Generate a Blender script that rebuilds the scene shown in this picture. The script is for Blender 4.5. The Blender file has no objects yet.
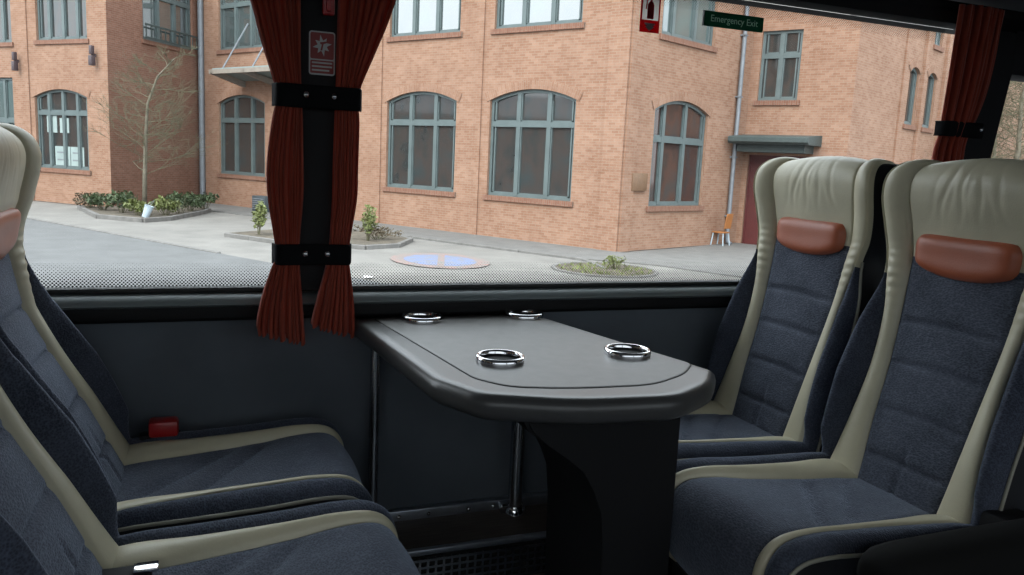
import bpy, bmesh, math, random
import numpy as np
from mathutils import Vector, Matrix
from mathutils.geometry import tessellate_polygon

random.seed(7)
PI = math.pi
SC = bpy.context.scene
COL = SC.collection
SC.view_settings.view_transform = 'Standard'
SC.view_settings.look = 'None'
SC.view_settings.gamma = 1.0
SC.view_settings.use_curve_mapping = False
SC.view_settings.exposure = 1.0
EYE = 1.05          # camera height over the bus floor (z = 0)
GZ = -1.55          # street level

# ------------------------------------------------------------------ materials
class NT:
    def __init__(s, name):
        s.m = bpy.data.materials.new(name)
        s.m.use_nodes = True
        s.t = s.m.node_tree
        s.t.nodes.clear()
        s.out = s.n('ShaderNodeOutputMaterial')
    def n(s, kind, **kw):
        nd = s.t.nodes.new(kind)
        for k, v in kw.items():
            if k in nd.inputs.keys():
                nd.inputs[k].default_value = v
            else:
                setattr(nd, k, v)
        return nd
    def l(s, a, b):
        s.t.links.new(a, b)
    def math(s, op, a, b=None, c=None):
        nd = s.n('ShaderNodeMath', operation=op)
        for i, v in enumerate((a, b, c)):
            if v is None: continue
            if isinstance(v, (int, float)): nd.inputs[i].default_value = v
            else: s.l(v, nd.inputs[i])
        return nd.outputs[0]
    def mix(s, fac, a, b):
        nd = s.n('ShaderNodeMix', data_type='RGBA')
        for i, v in ((0, fac), (6, a), (7, b)):
            if isinstance(v, (int, float)): nd.inputs[i].default_value = v
            elif isinstance(v, tuple): nd.inputs[i].default_value = v if len(v) == 4 else v + (1,)
            else: s.l(v, nd.inputs[i])
        return nd.outputs[2]
    def coord(s, which='Object'):
        return s.n('ShaderNodeTexCoord').outputs[which]
    def noise(s, vec, scale, detail=3, rough=.55):
        nd = s.n('ShaderNodeTexNoise', Scale=scale, Detail=detail, Roughness=rough)
        if vec is not None: s.l(vec, nd.inputs['Vector'])
        return nd.outputs[0]
    def mapping(s, vec, scale=(1, 1, 1), rot=(0, 0, 0)):
        nd = s.n('ShaderNodeMapping')
        nd.inputs['Scale'].default_value = scale
        nd.inputs['Rotation'].default_value = rot
        s.l(vec, nd.inputs['Vector'])
        return nd.outputs[0]
    def bump(s, h, strength=.3, dist=.01):
        nd = s.n('ShaderNodeBump', Strength=strength, Distance=dist)
        s.l(h, nd.inputs['Height'])
        return nd.outputs[0]
    def ramp(s, fac, stops):
        nd = s.n('ShaderNodeValToRGB')
        el = nd.color_ramp.elements
        while len(el) < len(stops): el.new(.5)
        for e, (p, c) in zip(el, stops):
            e.position = p; e.color = c if len(c) == 4 else c + (1,)
        s.l(fac, nd.inputs[0])
        return nd.outputs[0]
    def bsdf(s, col, rough=.5, metal=0., normal=None, spec=.5, **kw):
        p = s.n('ShaderNodeBsdfPrincipled')
        if isinstance(col, tuple): p.inputs['Base Color'].default_value = col if len(col) == 4 else col + (1,)
        else: s.l(col, p.inputs['Base Color'])
        if isinstance(rough, (int, float)): p.inputs['Roughness'].default_value = rough
        else: s.l(rough, p.inputs['Roughness'])
        p.inputs['Metallic'].default_value = metal
        p.inputs['Specular IOR Level'].default_value = spec
        for k, v in kw.items(): p.inputs[k].default_value = v
        if normal is not None: s.l(normal, p.inputs['Normal'])
        return p
    def done(s, shader):
        s.l(shader.outputs[0] if hasattr(shader, 'outputs') else shader, s.out.inputs[0])
        return s.m

def srgb(r, g, b):
    f = lambda c: (c/255/12.92) if c <= 10 else ((c/255+.055)/1.055)**2.4
    return (f(r), f(g), f(b))

def simple(name, col, rough=.5, metal=0., spec=.5, nscale=0, namp=.12, bump=0, bscale=200, bdist=.001):
    t = NT(name)
    v = t.coord('Object')
    c = col
    if nscale:
        nz = t.noise(v, nscale, 4)
        lo = tuple(x*(1-namp) for x in col); hi = tuple(min(1, x*(1+namp)) for x in col)
        c = t.ramp(nz, [(.3, lo), (.7, hi)])
    nm = t.bump(t.noise(v, bscale, 2), bump, bdist) if bump else None
    return t.done(t.bsdf(c, rough, metal, nm, spec))

def fabric_mat(name, col, col2):
    t = NT(name)
    v = t.coord('Object')
    vo = t.n('ShaderNodeTexVoronoi', Scale=330.)
    t.l(t.mapping(v, (1, .5, 1)), vo.inputs['Vector'])
    big = t.noise(v, 9, 5, .65)
    fine = t.noise(v, 420, 2)
    a = t.math('ADD', t.math('MULTIPLY', vo.outputs[0], .55), t.math('MULTIPLY', big, .75))
    c = t.ramp(a, [(.38, col), (.95, col2)])
    h = t.math('ADD', vo.outputs[0], t.math('MULTIPLY', fine, .5))
    p = t.bsdf(c, .9, 0, t.bump(h, .55, .002), .2)
    p.inputs['Sheen Weight'].default_value = .35
    p.inputs['Sheen Roughness'].default_value = .4
    p.inputs['Sheen Tint'].default_value = (.65, .75, .95, 1)
    return t.done(p)

def leather_mat(name, col):
    t = NT(name)
    v = t.coord('Object')
    vo = t.n('ShaderNodeTexVoronoi', Scale=260.)
    t.l(v, vo.inputs['Vector'])
    nz = t.noise(v, 9, 4)
    c = t.ramp(nz, [(.3, tuple(x*.9 for x in col)), (.7, tuple(x*1.08 for x in col))])
    return t.done(t.bsdf(c, .42, 0, t.bump(vo.outputs[0], .15, .0008), .5))

def brick_mat(name, c1, c2, mortar):
    t = NT(name)
    uv = t.n('ShaderNodeUVMap').outputs[0]
    b = t.n('ShaderNodeTexBrick')
    b.inputs['Scale'].default_value = 1.
    b.inputs['Brick Width'].default_value = .25
    b.inputs['Row Height'].default_value = .083
    b.inputs['Mortar Size'].default_value = .008
    b.inputs['Mortar Smooth'].default_value = .3
    b.inputs['Bias'].default_value = -.2
    b.inputs['Color1'].default_value = c1 + (1,)
    b.inputs['Color2'].default_value = c2 + (1,)
    b.inputs['Mortar'].default_value = mortar + (1,)
    t.l(uv, b.inputs['Vector'])
    big = t.noise(uv, .7, 5, .6)
    mid = t.noise(uv, 5, 4, .6)
    f = t.math('ADD', t.math('MULTIPLY', big, .6), t.math('MULTIPLY', mid, .4))
    tint = t.ramp(f, [(.33, (.82, .77, .74)), (.5, (1, 1, 1)), (.68, (1.14, 1.16, 1.16))])
    m = t.n('ShaderNodeMix', data_type='RGBA', blend_type='MULTIPLY')
    m.inputs[0].default_value = 1
    t.l(b.outputs[0], m.inputs[6]); t.l(tint, m.inputs[7])
    return t.done(t.bsdf(m.outputs[2], .9, 0, t.bump(b.outputs[1], -.25, .01), .2))

def pane_mat(name, dark, warm, ior=1.9):
    t = NT(name)
    v = t.coord('Object')
    nz = t.noise(t.mapping(v, (1.1, 1.1, .8)), 1.3, 2)
    c = t.ramp(nz, [(.25, dark), (.5, warm), (.8, tuple(x*1.5 for x in dark))])
    return t.done(t.bsdf(c, .05, 0, t.bump(t.noise(v, .8, 1), .04, .05), .5, IOR=ior))

def glass_mat(name, tint, ior=1.10):
    t = NT(name)
    tr = t.n('ShaderNodeBsdfTransparent'); tr.inputs[0].default_value = tint + (1,)
    gl = t.n('ShaderNodeBsdfGlossy'); gl.inputs['Roughness'].default_value = .0
    fr = t.n('ShaderNodeFresnel', IOR=ior)
    mx = t.n('ShaderNodeMixShader')
    t.l(fr.outputs[0], mx.inputs[0]); t.l(tr.outputs[0], mx.inputs[1]); t.l(gl.outputs[0], mx.inputs[2])
    return t.done(mx)

def frit_mat(name):
    # printed ceramic dots: dense at v = 0 (pane edge), fading to nothing at v = 1
    t = NT(name)
    uv = t.n('ShaderNodeUVMap').outputs[0]
    sx = t.n('ShaderNodeSeparateXYZ'); t.l(uv, sx.inputs[0])
    pitch = .0078
    u = t.math('DIVIDE', sx.outputs[0], pitch)
    w = t.math('DIVIDE', sx.outputs[1], pitch)
    row = t.math('MULTIPLY', t.math('MODULO', t.math('FLOOR', t.math('MULTIPLY', w, 2.)), 2.), .5)
    fu = t.math('SUBTRACT', t.math('FRACT', t.math('ADD', u, row)), .5)
    fw = t.math('MULTIPLY', t.math('SUBTRACT', t.math('FRACT', t.math('MULTIPLY', w, 2.)), .5), .5)
    d = t.math('SQRT', t.math('ADD', t.math('MULTIPLY', fu, fu), t.math('MULTIPLY', fw, fw)))
    rad = t.math('SUBTRACT', .31, t.math('MULTIPLY', sx.outputs[1], .24/.055))
    on = t.math('LESS_THAN', d, rad)
    tr = t.n('ShaderNodeBsdfTransparent')
    bl = t.bsdf((.006, .006, .007), .5)
    mx = t.n('ShaderNodeMixShader')
    t.l(on, mx.inputs[0]); t.l(tr.outputs[0], mx.inputs[1]); t.l(bl.outputs[0], mx.inputs[2])
    return t.done(mx)

M = {}
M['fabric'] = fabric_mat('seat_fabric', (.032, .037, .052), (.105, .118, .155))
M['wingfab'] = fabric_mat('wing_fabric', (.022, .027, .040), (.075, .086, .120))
M['cream'] = leather_mat('cream_leather', (.55, .505, .365))
M['rust'] = leather_mat('rust_leather', (.40, .105, .050))
M['shell'] = simple('black_shell', (.010, .010, .012), .55, bump=.2, bscale=300)
M['black'] = simple('black_plastic', (.008, .008, .009), .65, spec=.22, bump=.15, bscale=250)
M['pipe'] = simple('piping_cream', (.30, .29, .24), .6)
M['strap'] = simple('strap_webbing', (.006, .006, .007), .9, spec=.1, bump=.3, bscale=700)
M['tabletop'] = simple('table_laminate', (.105, .100, .095), .42, spec=.5, nscale=40, namp=.1, bump=.12, bscale=500)
M['tablerim'] = simple('table_rim', (.055, .054, .054), .33, bump=.08, bscale=500)
M['groove'] = simple('groove_dark', (.004, .004, .004), .8)
M['chrome'] = simple('chrome', (.75, .75, .77), .08, 1.)
M['steel'] = simple('brushed_steel', (.55, .56, .58), .25, 1., nscale=60)
M['panel'] = simple('wall_fabric', (.115, .130, .150), .95, spec=.1, nscale=5, namp=.12, bump=.25, bscale=600)
M['ledge'] = simple('ledge_highlight', (.15, .175, .18), .5, bump=.15, bscale=500)  # pale tone stands in for the highlight along the ledge top
M['rubber'] = simple('rubber', (.008, .008, .008), .6)
M['ceil'] = simple('ceiling_lining', (.30, .30, .30), .9, nscale=8, bump=.2, bscale=500)
M['rack'] = simple('rack_lining', (.10, .10, .105), .8, nscale=8)
M['floor'] = simple('floor_vinyl', (.10, .125, .17), .6, nscale=30, namp=.25)
M['alu'] = simple('aluminium_strip', (.42, .45, .50), .35, .9, nscale=30)
M['wood'] = None
t = NT('step_wood'); v = t.coord('Object')
t_w = t.noise(t.mapping(v, (3, 60, 20)), 4, 4)
M['wood'] = t.done(t.bsdf(t.ramp(t_w, [(.3, (.055, .042, .036)), (.7, (.13, .105, .09))]), .5))
M['red'] = simple('red_plastic', (.35, .01, .012), .35)
M['glass'] = glass_mat('bus_glass', (.94, .955, .955))
M['glassdark'] = glass_mat('bus_glass_dark', (.62, .63, .63), 1.25)
M['frit'] = frit_mat('frit_dots')
M['curtain'] = None
t = NT('curtain_cloth'); v = t.coord('Object')
cn = t.noise(t.mapping(v, (120, 120, 4)), 2, 3)
p = t.bsdf(t.ramp(cn, [(.3, (.21, .036, .020)), (.7, (.36, .064, .036))]), .85, 0, t.bump(t.noise(v, 500, 2), .3, .001), .2)
p.inputs['Sheen Weight'].default_value = .2
tl = t.n('ShaderNodeBsdfTranslucent'); tl.inputs[0].default_value = (.55, .08, .03, 1)
mx = t.n('ShaderNodeMixShader'); mx.inputs[0].default_value = .22
t.l(p.outputs[0], mx.inputs[1]); t.l(tl.outputs[0], mx.inputs[2])
M['curtain'] = t.done(mx)
M['brick'] = brick_mat('orange_brick', (.225, .122, .080), (.280, .168, .119), (.250, .185, .142))
M['brickred_shade'] = brick_mat('red_shade_brick', (.168, .080, .054), (.212, .110, .077), (.20, .145, .115))  # darker, redder brick: sills, and the shade painted into wall B
M['oppbrick'] = simple('workshop_brick', (.115, .068, .055), .9, nscale=.25, namp=.5)
M['teal'] = simple('teal_frame', (0.0828, 0.108, 0.1094), .5, nscale=3)
M['pane'] = pane_mat('window_pane', (.018, .028, .030), (.042, .036, .033), 1.75)
M['paneteal'] = pane_mat('window_pane_teal', (.05, .085, .085), (.08, .11, .11), 2.2)
M['panewarm'] = pane_mat('window_pane_warm', (.022, .026, .027), (.060, .034, .028), 1.5)
M['panesky'] = pane_mat('window_pane_upper', (.04, .06, .06), (.06, .07, .07), 3.2)
M['zinc'] = simple('zinc_pipe', (0.1584, 0.1728, 0.1908), .5, .2, nscale=4)
M['canopy'] = simple('canopy_dark', (0.036, 0.0504, 0.049), .6, nscale=5)
M['paleglass'] = simple('canopy_glass', (0.216, 0.2736, 0.2736), .15, spec=.8)
M['oakbeam'] = simple('canopy_beam', (0.216, 0.1872, 0.1584), .7, nscale=6)
M['doorred'] = simple('red_door', (0.072, 0.0115, 0.0108), .5, nscale=4)
M['plaque'] = simple('bronze_plaque', (0.1368, 0.0756, 0.0396), .5, nscale=9)
M['white'] = simple('white_print', (.75, .75, .74), .6)
M['greywhite'] = simple('grey_print', (.42, .43, .42), .6)
M['poster'] = simple('poster_paper', (0.2448, 0.3024, 0.2952), .5, nscale=2)
M['sgreen'] = simple('sign_green', (.008, .035, .022), .45)
M['sgreentext'] = simple('sign_text', (.13, .26, .20), .5)
M['sred'] = simple('sign_red', (.42, .012, .02), .45)
M['stickerred'] = simple('sticker_red', (.22, .018, .016), .5)
def film(name, col, tr):
    t = NT(name)
    p = t.bsdf(col, .5); tl = t.n('ShaderNodeBsdfTranslucent'); tl.inputs[0].default_value = tuple(tr) + (1,)
    mx = t.n('ShaderNodeMixShader'); mx.inputs[0].default_value = .85
    t.l(p.outputs[0], mx.inputs[1]); t.l(tl.outputs[0], mx.inputs[2])
    return t.done(mx)
M['sgreen'] = film('sign_green', (.014, .06, .038), (.02, .10, .065))
M['sgreentext'] = simple('sign_text', (.50, .78, .64), .6)
M['sred'] = film('sign_red', (.45, .02, .03), (.38, .014, .025))
M['sredink'] = film('sign_red_ink', (.8, .03, .05), (.95, .06, .09))
M['swhite'] = film('sign_white', (.8, .8, .8), (.62, .60, .58))
M['lamp'] = simple('wall_lamp_metal', (.05, .035, .04), .5)
M['asphalt'] = simple('asphalt', (0.0972, 0.0986, 0.0994), .9, nscale=1.3, namp=.14, bump=.3, bscale=60, bdist=.01)
M['pave'] = simple('pavement', (0.1548, 0.1476, 0.1368), .9, nscale=1.1, namp=.16, bump=.3, bscale=40, bdist=.01)
M['walk'] = simple('sidewalk', (0.1188, 0.1152, 0.1102), .9, nscale=2, namp=.14, bump=.3, bscale=40, bdist=.01)
M['kerb'] = simple('kerb_stone', (0.1296, 0.1246, 0.1188), .9, nscale=4, namp=.2)
M['soil'] = simple('soil', (0.0864, 0.072, 0.054), .95, nscale=3, namp=.4, bump=.8, bscale=12, bdist=.05)
M['leaf'] = simple('leaf_green', (0.0418, 0.0634, 0.0245), .6, nscale=3, namp=.45)
M['leafl'] = simple('leaf_yellowgreen', (0.108, 0.126, 0.036), .6, nscale=3, namp=.4)
M['leafb'] = simple('leaf_brown', (0.0864, 0.0648, 0.0396), .7, nscale=3, namp=.4)
M['bark'] = simple('bark', (0.1224, 0.108, 0.0792), .9, nscale=8, namp=.3)
M['twig'] = simple('twig_olive', (.085, .080, .046), .9, nscale=5, namp=.3)
M['chairwood'] = simple('orange_wood', (0.3024, 0.1188, 0.036), .5, nscale=6)
M['pail'] = simple('pail_blue', (0.324, 0.396, 0.4464), .5)
M['ventbox'] = simple('vent_box', (0.0432, 0.054, 0.0612), .6)
t = NT('paint_blue'); v = t.coord('Object')
M['pblue'] = t.done(t.bsdf(t.ramp(t.noise(v, 4, 5), [(.35, (.155, .15, .15)), (.6, (.12, .155, .27))]), .8))
t = NT('paint_red'); v = t.coord('Object')
M['pred'] = t.done(t.bsdf(t.ramp(t.noise(v, 4, 5), [(.4, (.155, .145, .135)), (.65, (.215, .133, .12))]), .8))

# ------------------------------------------------------------------ object helpers
def link(o, parent=None):
    COL.objects.link(o)
    if parent is not None: o.parent = parent
    return o

def mesh_obj(name, verts, faces, mat, parent=None, smooth=False, uvs=None, mats=None, midx=None):
    me = bpy.data.meshes.new(name)
    me.from_pydata([tuple(map(float, v)) for v in verts], [], faces)
    for m in (mats or [mat]): me.materials.append(m)
    if midx is not None:
        for p_, i in zip(me.polygons, midx): p_.material_index = i
    if smooth:
        me.polygons.foreach_set('use_smooth', [True]*len(me.polygons))
    if uvs is not None:
        ul = me.uv_layers.new(name='UVMap')
        for lp in me.loops:
            ul.data[lp.index].uv = uvs[lp.vertex_index]
    me.update()
    return link(bpy.data.objects.new(name, me), parent)

def bm_obj(name, bm, mat, parent=None, smooth=False, angle=None):
    bmesh.ops.recalc_face_normals(bm, faces=bm.faces)
    me = bpy.data.meshes.new(name)
    bm.to_mesh(me); bm.free()
    me.materials.append(mat)
    if smooth:
        me.polygons.foreach_set('use_smooth', [True]*len(me.polygons))
        if angle: me.set_sharp_from_angle(angle=angle)
    return link(bpy.data.objects.new(name, me), parent)

def empty(name, loc=(0, 0, 0), rz=0):
    o = bpy.data.objects.new(name, None)
    o.location = loc; o.rotation_euler = (0, 0, rz)
    o.empty_display_size = .1
    return link(o)

def tag(o, label, cat, group=None):
    o['label'] = label; o['category'] = cat
    if group: o['group'] = group
    return o

def struct(o):
    o['kind'] = 'structure'
    return o

def add_box(bm, x0, x1, y0, y1, z0, z1, bev=0, mat=None, seg=2):
    r = bmesh.ops.create_cube(bm, size=1)
    vs = r['verts']
    for v in vs:
        v.co = Vector(((x0+x1)/2+v.co.x*(x1-x0), (y0+y1)/2+v.co.y*(y1-y0), (z0+z1)/2+v.co.z*(z1-z0)))
    if bev:
        es = list({e for v in vs for e in v.link_edges})
        r2 = bmesh.ops.bevel(bm, geom=es, offset=bev, segments=seg, affect='EDGES', profile=.5)
        vs = list({v for f in r2['faces'] for v in f.verts} | {v for v in vs if v.is_valid})
    if mat is not None:
        for v in vs: v.co = mat @ v.co
    return vs

def box_obj(name, b, mat, parent=None, bev=0, seg=2, m4=None):
    bm = bmesh.new(); add_box(bm, *b, bev=bev, seg=seg, mat=m4)
    return bm_obj(name, bm, mat, parent, smooth=bool(bev), angle=.6)

def add_tube(bm, pts, rad, n=10, caps=True):
    pts = [Vector(p) for p in pts]
    if isinstance(rad, (int, float)): rad = [rad]*len(pts)
    rings = []
    prev = None
    for i, p in enumerate(pts):
        a = pts[max(i-1, 0)]; b = pts[min(i+1, len(pts)-1)]
        t = (b-a).normalized()
        if prev is None:
            ref = Vector((0, 0, 1)) if abs(t.z) < .9 else Vector((1, 0, 0))
            u = t.cross(ref).normalized()
        else:
            u = (prev - t*prev.dot(t)).normalized()
        prev = u
        w = t.cross(u)
        rings.append([bm.verts.new(p + (u*math.cos(2*PI*k/n)+w*math.sin(2*PI*k/n))*rad[i]) for k in range(n)])
    for A, B in zip(rings, rings[1:]):
        for k in range(n):
            bm.faces.new((A[k], A[(k+1) % n], B[(k+1) % n], B[k]))
    if caps and n > 2:
        bm.faces.new(rings[0][::-1]); bm.faces.new(rings[-1])

def tube_obj(name, pts, rad, mat, parent=None, n=10):
    bm = bmesh.new(); add_tube(bm, pts, rad, n)
    return bm_obj(name, bm, mat, parent, smooth=True, angle=.8)

def add_lathe(bm, prof, c, n=40, closed=False):
    rings = []
    for r, z in prof:
        rings.append([bm.verts.new((c[0]+r*math.cos(2*PI*k/n), c[1]+r*math.sin(2*PI*k/n), c[2]+z)) for k in range(n)])
    pairs = list(zip(rings, rings[1:])) + ([(rings[-1], rings[0])] if closed else [])
    for A, B in pairs:
        for k in range(n):
            bm.faces.new((A[k], A[(k+1) % n], B[(k+1) % n], B[k]))
    return rings

def add_prism(bm, poly, y0, y1, axes='xz'):
    # poly extruded along the remaining axis
    def P(a, b, h):
        return {'xz': (a, h, b), 'xy': (a, b, h), 'yz': (h, a, b)}[axes]
    A = [bm.verts.new(P(a, b, y0)) for a, b in poly]
    B = [bm.verts.new(P(a, b, y1)) for a, b in poly]
    n = len(poly)
    bm.faces.new(A); bm.faces.new(B[::-1])
    for k in range(n):
        bm.faces.new((A[k], B[k], B[(k+1) % n], A[(k+1) % n]))

def grid_faces(nr, nc, off=0):
    return [(off+i*nc+j, off+i*nc+j+1, off+(i+1)*nc+j+1, off+(i+1)*nc+j) for i in range(nr-1) for j in range(nc-1)]

def cr_interp(keys, n):
    """Catmull-Rom resampling of the rows in keys to n rows."""
    k = np.array(keys, float); m = len(k)
    out = []
    for i in range(n):
        x = i/(n-1)*(m-1); j = min(int(x), m-2); t = x-j
        p0 = k[max(j-1, 0)]; p1 = k[j]; p2 = k[j+1]; p3 = k[min(j+2, m-1)]
        out.append(.5*((2*p1)+(-p0+p2)*t+(2*p0-5*p1+4*p2-p3)*t*t+(-p0+3*p1-3*p2+p3)*t**3))
    return np.array(out)

def interp(x, xs, ys):
    return float(np.interp(x, xs, ys))

# ================================================================== BUS SHELL
X0, X1 = -3.2, 4.6
YW, YN = 1.90, -.62
WB, WT = .732, 1.52        # window sill and head heights
CEIL = 1.86

struct(box_obj('floor', (X0, X1, YN-.1, YW+.1, -.06, 0), M['floor']))
struct(box_obj('ceiling', (X0, X1, YN-.1, YW+.1, CEIL, CEIL+.06), M['ceil']))
# window-side wall: lower panel
struct(box_obj('wall_far', (X0, X1, YW, YW+.09, 0, WB-.07), M['panel']))
# ledge under the window: rounded rail, its top highlight put into a paler colour
prof = [(1.985, .700), (1.985, .728), (1.905, .728), (1.885, .727), (1.866, .723), (1.855, .714), (1.852, .705), (1.858, .700)]
bm = bmesh.new(); add_prism(bm, prof, X0, X1, 'yz')
struct(bm_obj('trim_1', bm, M['ledge'], smooth=True, angle=.7))
prof = [(1.985, .664), (1.985, .701), (1.860, .701), (1.857, .690), (1.859, .674), (1.868, .666), (1.88, .664)]
bm = bmesh.new(); add_prism(bm, prof, X0, X1, 'yz')
struct(bm_obj('trim_14', bm, M['black'], smooth=True, angle=.7))  # darker lower face, split off to set off the painted highlight
# rubber glazing seal
struct(box_obj('trim_2', (X0, X1, 1.884, 1.915, .728, .740), M['rubber'], bev=.003))
# header over the windows
prof = [(2.0, 1.522), (1.90, 1.522), (1.885, 1.528), (1.86, 1.56), (1.84, CEIL), (2.0, CEIL)]
bm = bmesh.new(); add_prism(bm, prof, X0, X1, 'yz')
struct(bm_obj('trim_3', bm, M['black'], smooth=True, angle=.5))
# underside of the luggage rack along the header
prof = [(1.862, 1.585), (1.30, 1.60), (1.24, 1.62), (1.22, 1.66), (1.24, CEIL), (1.842, CEIL)]
bm = bmesh.new(); add_prism(bm, prof, X0, X1, 'yz')
struct(bm_obj('trim_4', bm, M['rack'], smooth=True, angle=.5))
# pillar behind the middle curtains and pillar on the right
bm = bmesh.new()
add_prism(bm, [(.196, .738), (.285, .738), (.292, 1.1), (.300, 1.522), (.196, 1.522), (.202, 1.1)], 1.868, 1.955, 'xz')
bmesh.ops.bevel(bm, geom=[e for e in bm.edges if abs(e.verts[0].co.z-e.verts[1].co.z) > .2 and e.verts[0].co.y < 1.9], offset=.008, segments=3, affect='EDGES')
struct(bm_obj('trim_5', bm, M['black'], smooth=True, angle=.6))
bm = bmesh.new()
add_prism(bm, [(2.165, .738), (2.30, .738), (2.425, 1.522), (2.225, 1.522), (2.185, 1.15)], 1.872, 1.915, 'xz')
struct(bm_obj('trim_6', bm, M['black']))
struct(box_obj('trim_7', (2.40, X1, 1.87, 1.98, 1.395, 1.53), M['black'], bev=.006))
# glass panes (each its own window)
def pane(name, x0, x1, y, z0, z1):
    o = box_obj(name, (x0, x1, y, y+.006, z0, z1), M['glass'])
    return struct(o)
def frit(x0, x1, z0, z1, y, parent):
    v = [(x0, y, z0), (x1, y, z0), (x1, y, z1), (x0, y, z1)]
    h = abs(z1-z0)
    o = mesh_obj('dot_border', v, [(0, 1, 2, 3)], M['frit'], parent, uvs=[(x0+50, 0), (x1+50, 0), (x1+50, h), (x0+50, h)])
    return o
w1 = pane('window_1', X0, .245, 1.925, .73, 1.53)
w2 = pane('window_2', .252, 2.24, 1.925, .73, 1.53)
w3 = pane('window_3', 2.25, X1, 1.925, .73, 1.53)
for w, a, b in ((w1, X0, .2), (w2, .29, 2.2), (w3, 2.35, X1)):
    frit(a, b, .738, .793, 1.922, w)
    frit(a, b, 1.517, 1.474, 1.922, w)
for o in list(COL.objects):
    if o.name in ('wall_far', 'trim_1', 'trim_14', 'trim_2', 'trim_3', 'window_1', 'window_2', 'window_3'):
        o.location.y = .04
        if o.name in ('trim_1', 'trim_14', 'trim_2', 'wall_far'): o.location.z = -.006
        if o.name == 'trim_3': o.location.z = .010
for w in (w1, w2, w3):
    for c in w.children: c.location.z = .010 if c.dimensions and c.data.vertices[0].co.z > 1 else -.006
# near side (behind the camera): panel, window band with tint added to cut its light, header
struct(box_obj('wall_near', (X0, X1, YN-.09, YN, 0, .74), M['panel']))
struct(box_obj('trim_8', (X0, X1, YN-.09, YN, 1.55, CEIL), M['rack']))
bpy.data.objects.remove(pane('window_4', X0, X1, YN-.05, .73, 1.56))
struct(box_obj('window_4', (X0, X1, YN-.05, YN-.044, .73, 1.56), M['glassdark']))
for i, x in enumerate((-1.6, .9, 2.9)):
    struct(box_obj('trim_%d' % (9+i), (x-.07, x+.07, YN-.09, YN, .74, 1.55), M['black']))
struct(box_obj('wall_left', (X0-.06, X0, YN-.1, YW+.1, 0, CEIL), M['panel']))
struct(box_obj('wall_right', (X1, X1+.06, YN-.1, YW+.1, 0, CEIL), M['panel']))
# heater duct along the wall with wood step top, metal skirting, vent grating
struct(box_obj('baseboard_far', (X0, X1, 1.916, 1.94, .106, .142), M['alu'], bev=.004))
bm = bmesh.new()
add_prism(bm, [(1.97, 0), (1.97, .115), (1.755, .115), (1.748, .110), (1.748, 0)], X0, X1, 'yz')
struct(bm_obj('trim_12', bm, M['wood']))
struct(box_obj('trim_13', (X0, X1, 1.740, 1.757, .104, .119), M['alu'], bev=.003))
# vent grating with slots (real slats) on the duct front
g = empty('heater_grating', (.6, 1.742, .0))
tag(g, 'black slotted heater grating along the foot of the wall under the table', 'grating')
bm = bmesh.new()
for k in range(5):
    z = .020 + k*.018
    add_box(bm, -.62, .62, -.010, -.002, z, z+.006)
for k in range(63):
    x = -.62 + k*.02
    add_box(bm, x-.003, x+.003, -.0085, -.002, .018, .098)
bm_obj('slats', bm, M['steel'], g)
box_obj('back_plate', (-.63, .63, -.002, .0055, .012, .102), M['groove'], g)
bm = bmesh.new()
for x in np.arange(-2.8, 4.4, .14):
    add_lathe(bm, [(.0001, .0), (.005, .0), (.005, .003), (.0001, .004)], (0, 0, 0), 10)
    for v in bm.verts[-40:] if False else []: pass
bm.free()
for k, x in enumerate((.47, .55, .66, .73)):
    bm = bmesh.new(); add_lathe(bm, [(.0002, .004), (.004, .003), (.006, 0)], (0, 0, 0), 12)
    bmesh.ops.transform(bm, matrix=Matrix.Translation((x, 1.916, .126)) @ Matrix.Rotation(PI/2, 4, 'X'), verts=bm.verts)
    o = bm_obj('screw', bm, M['chrome'], bpy.data.objects['baseboard_far'], smooth=True)

# ================================================================== SEATS
BK = [  # f, z, c, s, o, ps, po
 (.015, .340, .098, .190, .212, .022, -.010),
 (-.008, .430, .104, .178, .219, .016, .002),
 (-.034, .530, .112, .164, .223, .014, .012),
 (-.066, .640, .118, .158, .224, .013, .016),
 (-.094, .750, .127, .164, .212, .016, .012),
 (-.112, .840, .132, .180, .187, .022, .010),
 (-.122, .900, .137, .192, .196, .024, .012),
 (-.115, .960, .143, .202, .205, .024, .012),
 (-.104, 1.015, .147, .205, .208, .025, .012),
 (-.104, 1.052, .146, .201, .204, .022, .010),
 (-.120, 1.076, .139, .188, .191, .012, .004),
 (-.150, 1.086, .132, .176, .178, .004, .0),
 (-.184, 1.082, .128, .170, .172, 0, 0),
 (-.207, 1.050, .128, .174, .176, 0, 0)]
CU = [
 (-.030, .385, .096, .180, .208, .016, .004),
 (.050, .392, .102, .172, .212, .026, .010),
 (.150, .395, .114, .160, .215, .028, .012),
 (.280, .405, .126, .156, .216, .025, .008),
 (.370, .418, .134, .158, .216, .017, .002),
 (.430, .418, .138, .162, .214, .009, -.004),
 (.462, .390, .140, .166, .210, .004, -.006),
 (.470, .338, .139, .168, .207, .001, -.006),
 (.458, .275, .138, .168, .204, 0, -.006),
 (.425, .240, .138, .168, .202, 0, -.006)]
NB, NCU = 210, 90
BKI, CUI = cr_interp(BK, NB), cr_interp(CU, NCU)
def normals(rows, sign):
    d = np.gradient(rows[:, :2], axis=0)
    d /= np.linalg.norm(d, axis=1)[:, None]
    return np.stack([d[:, 1], -d[:, 0]], 1) if sign > 0 else np.stack([-d[:, 1], d[:, 0]], 1)
BKN, CUN = normals(BKI, 1), normals(CUI, -1)

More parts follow.
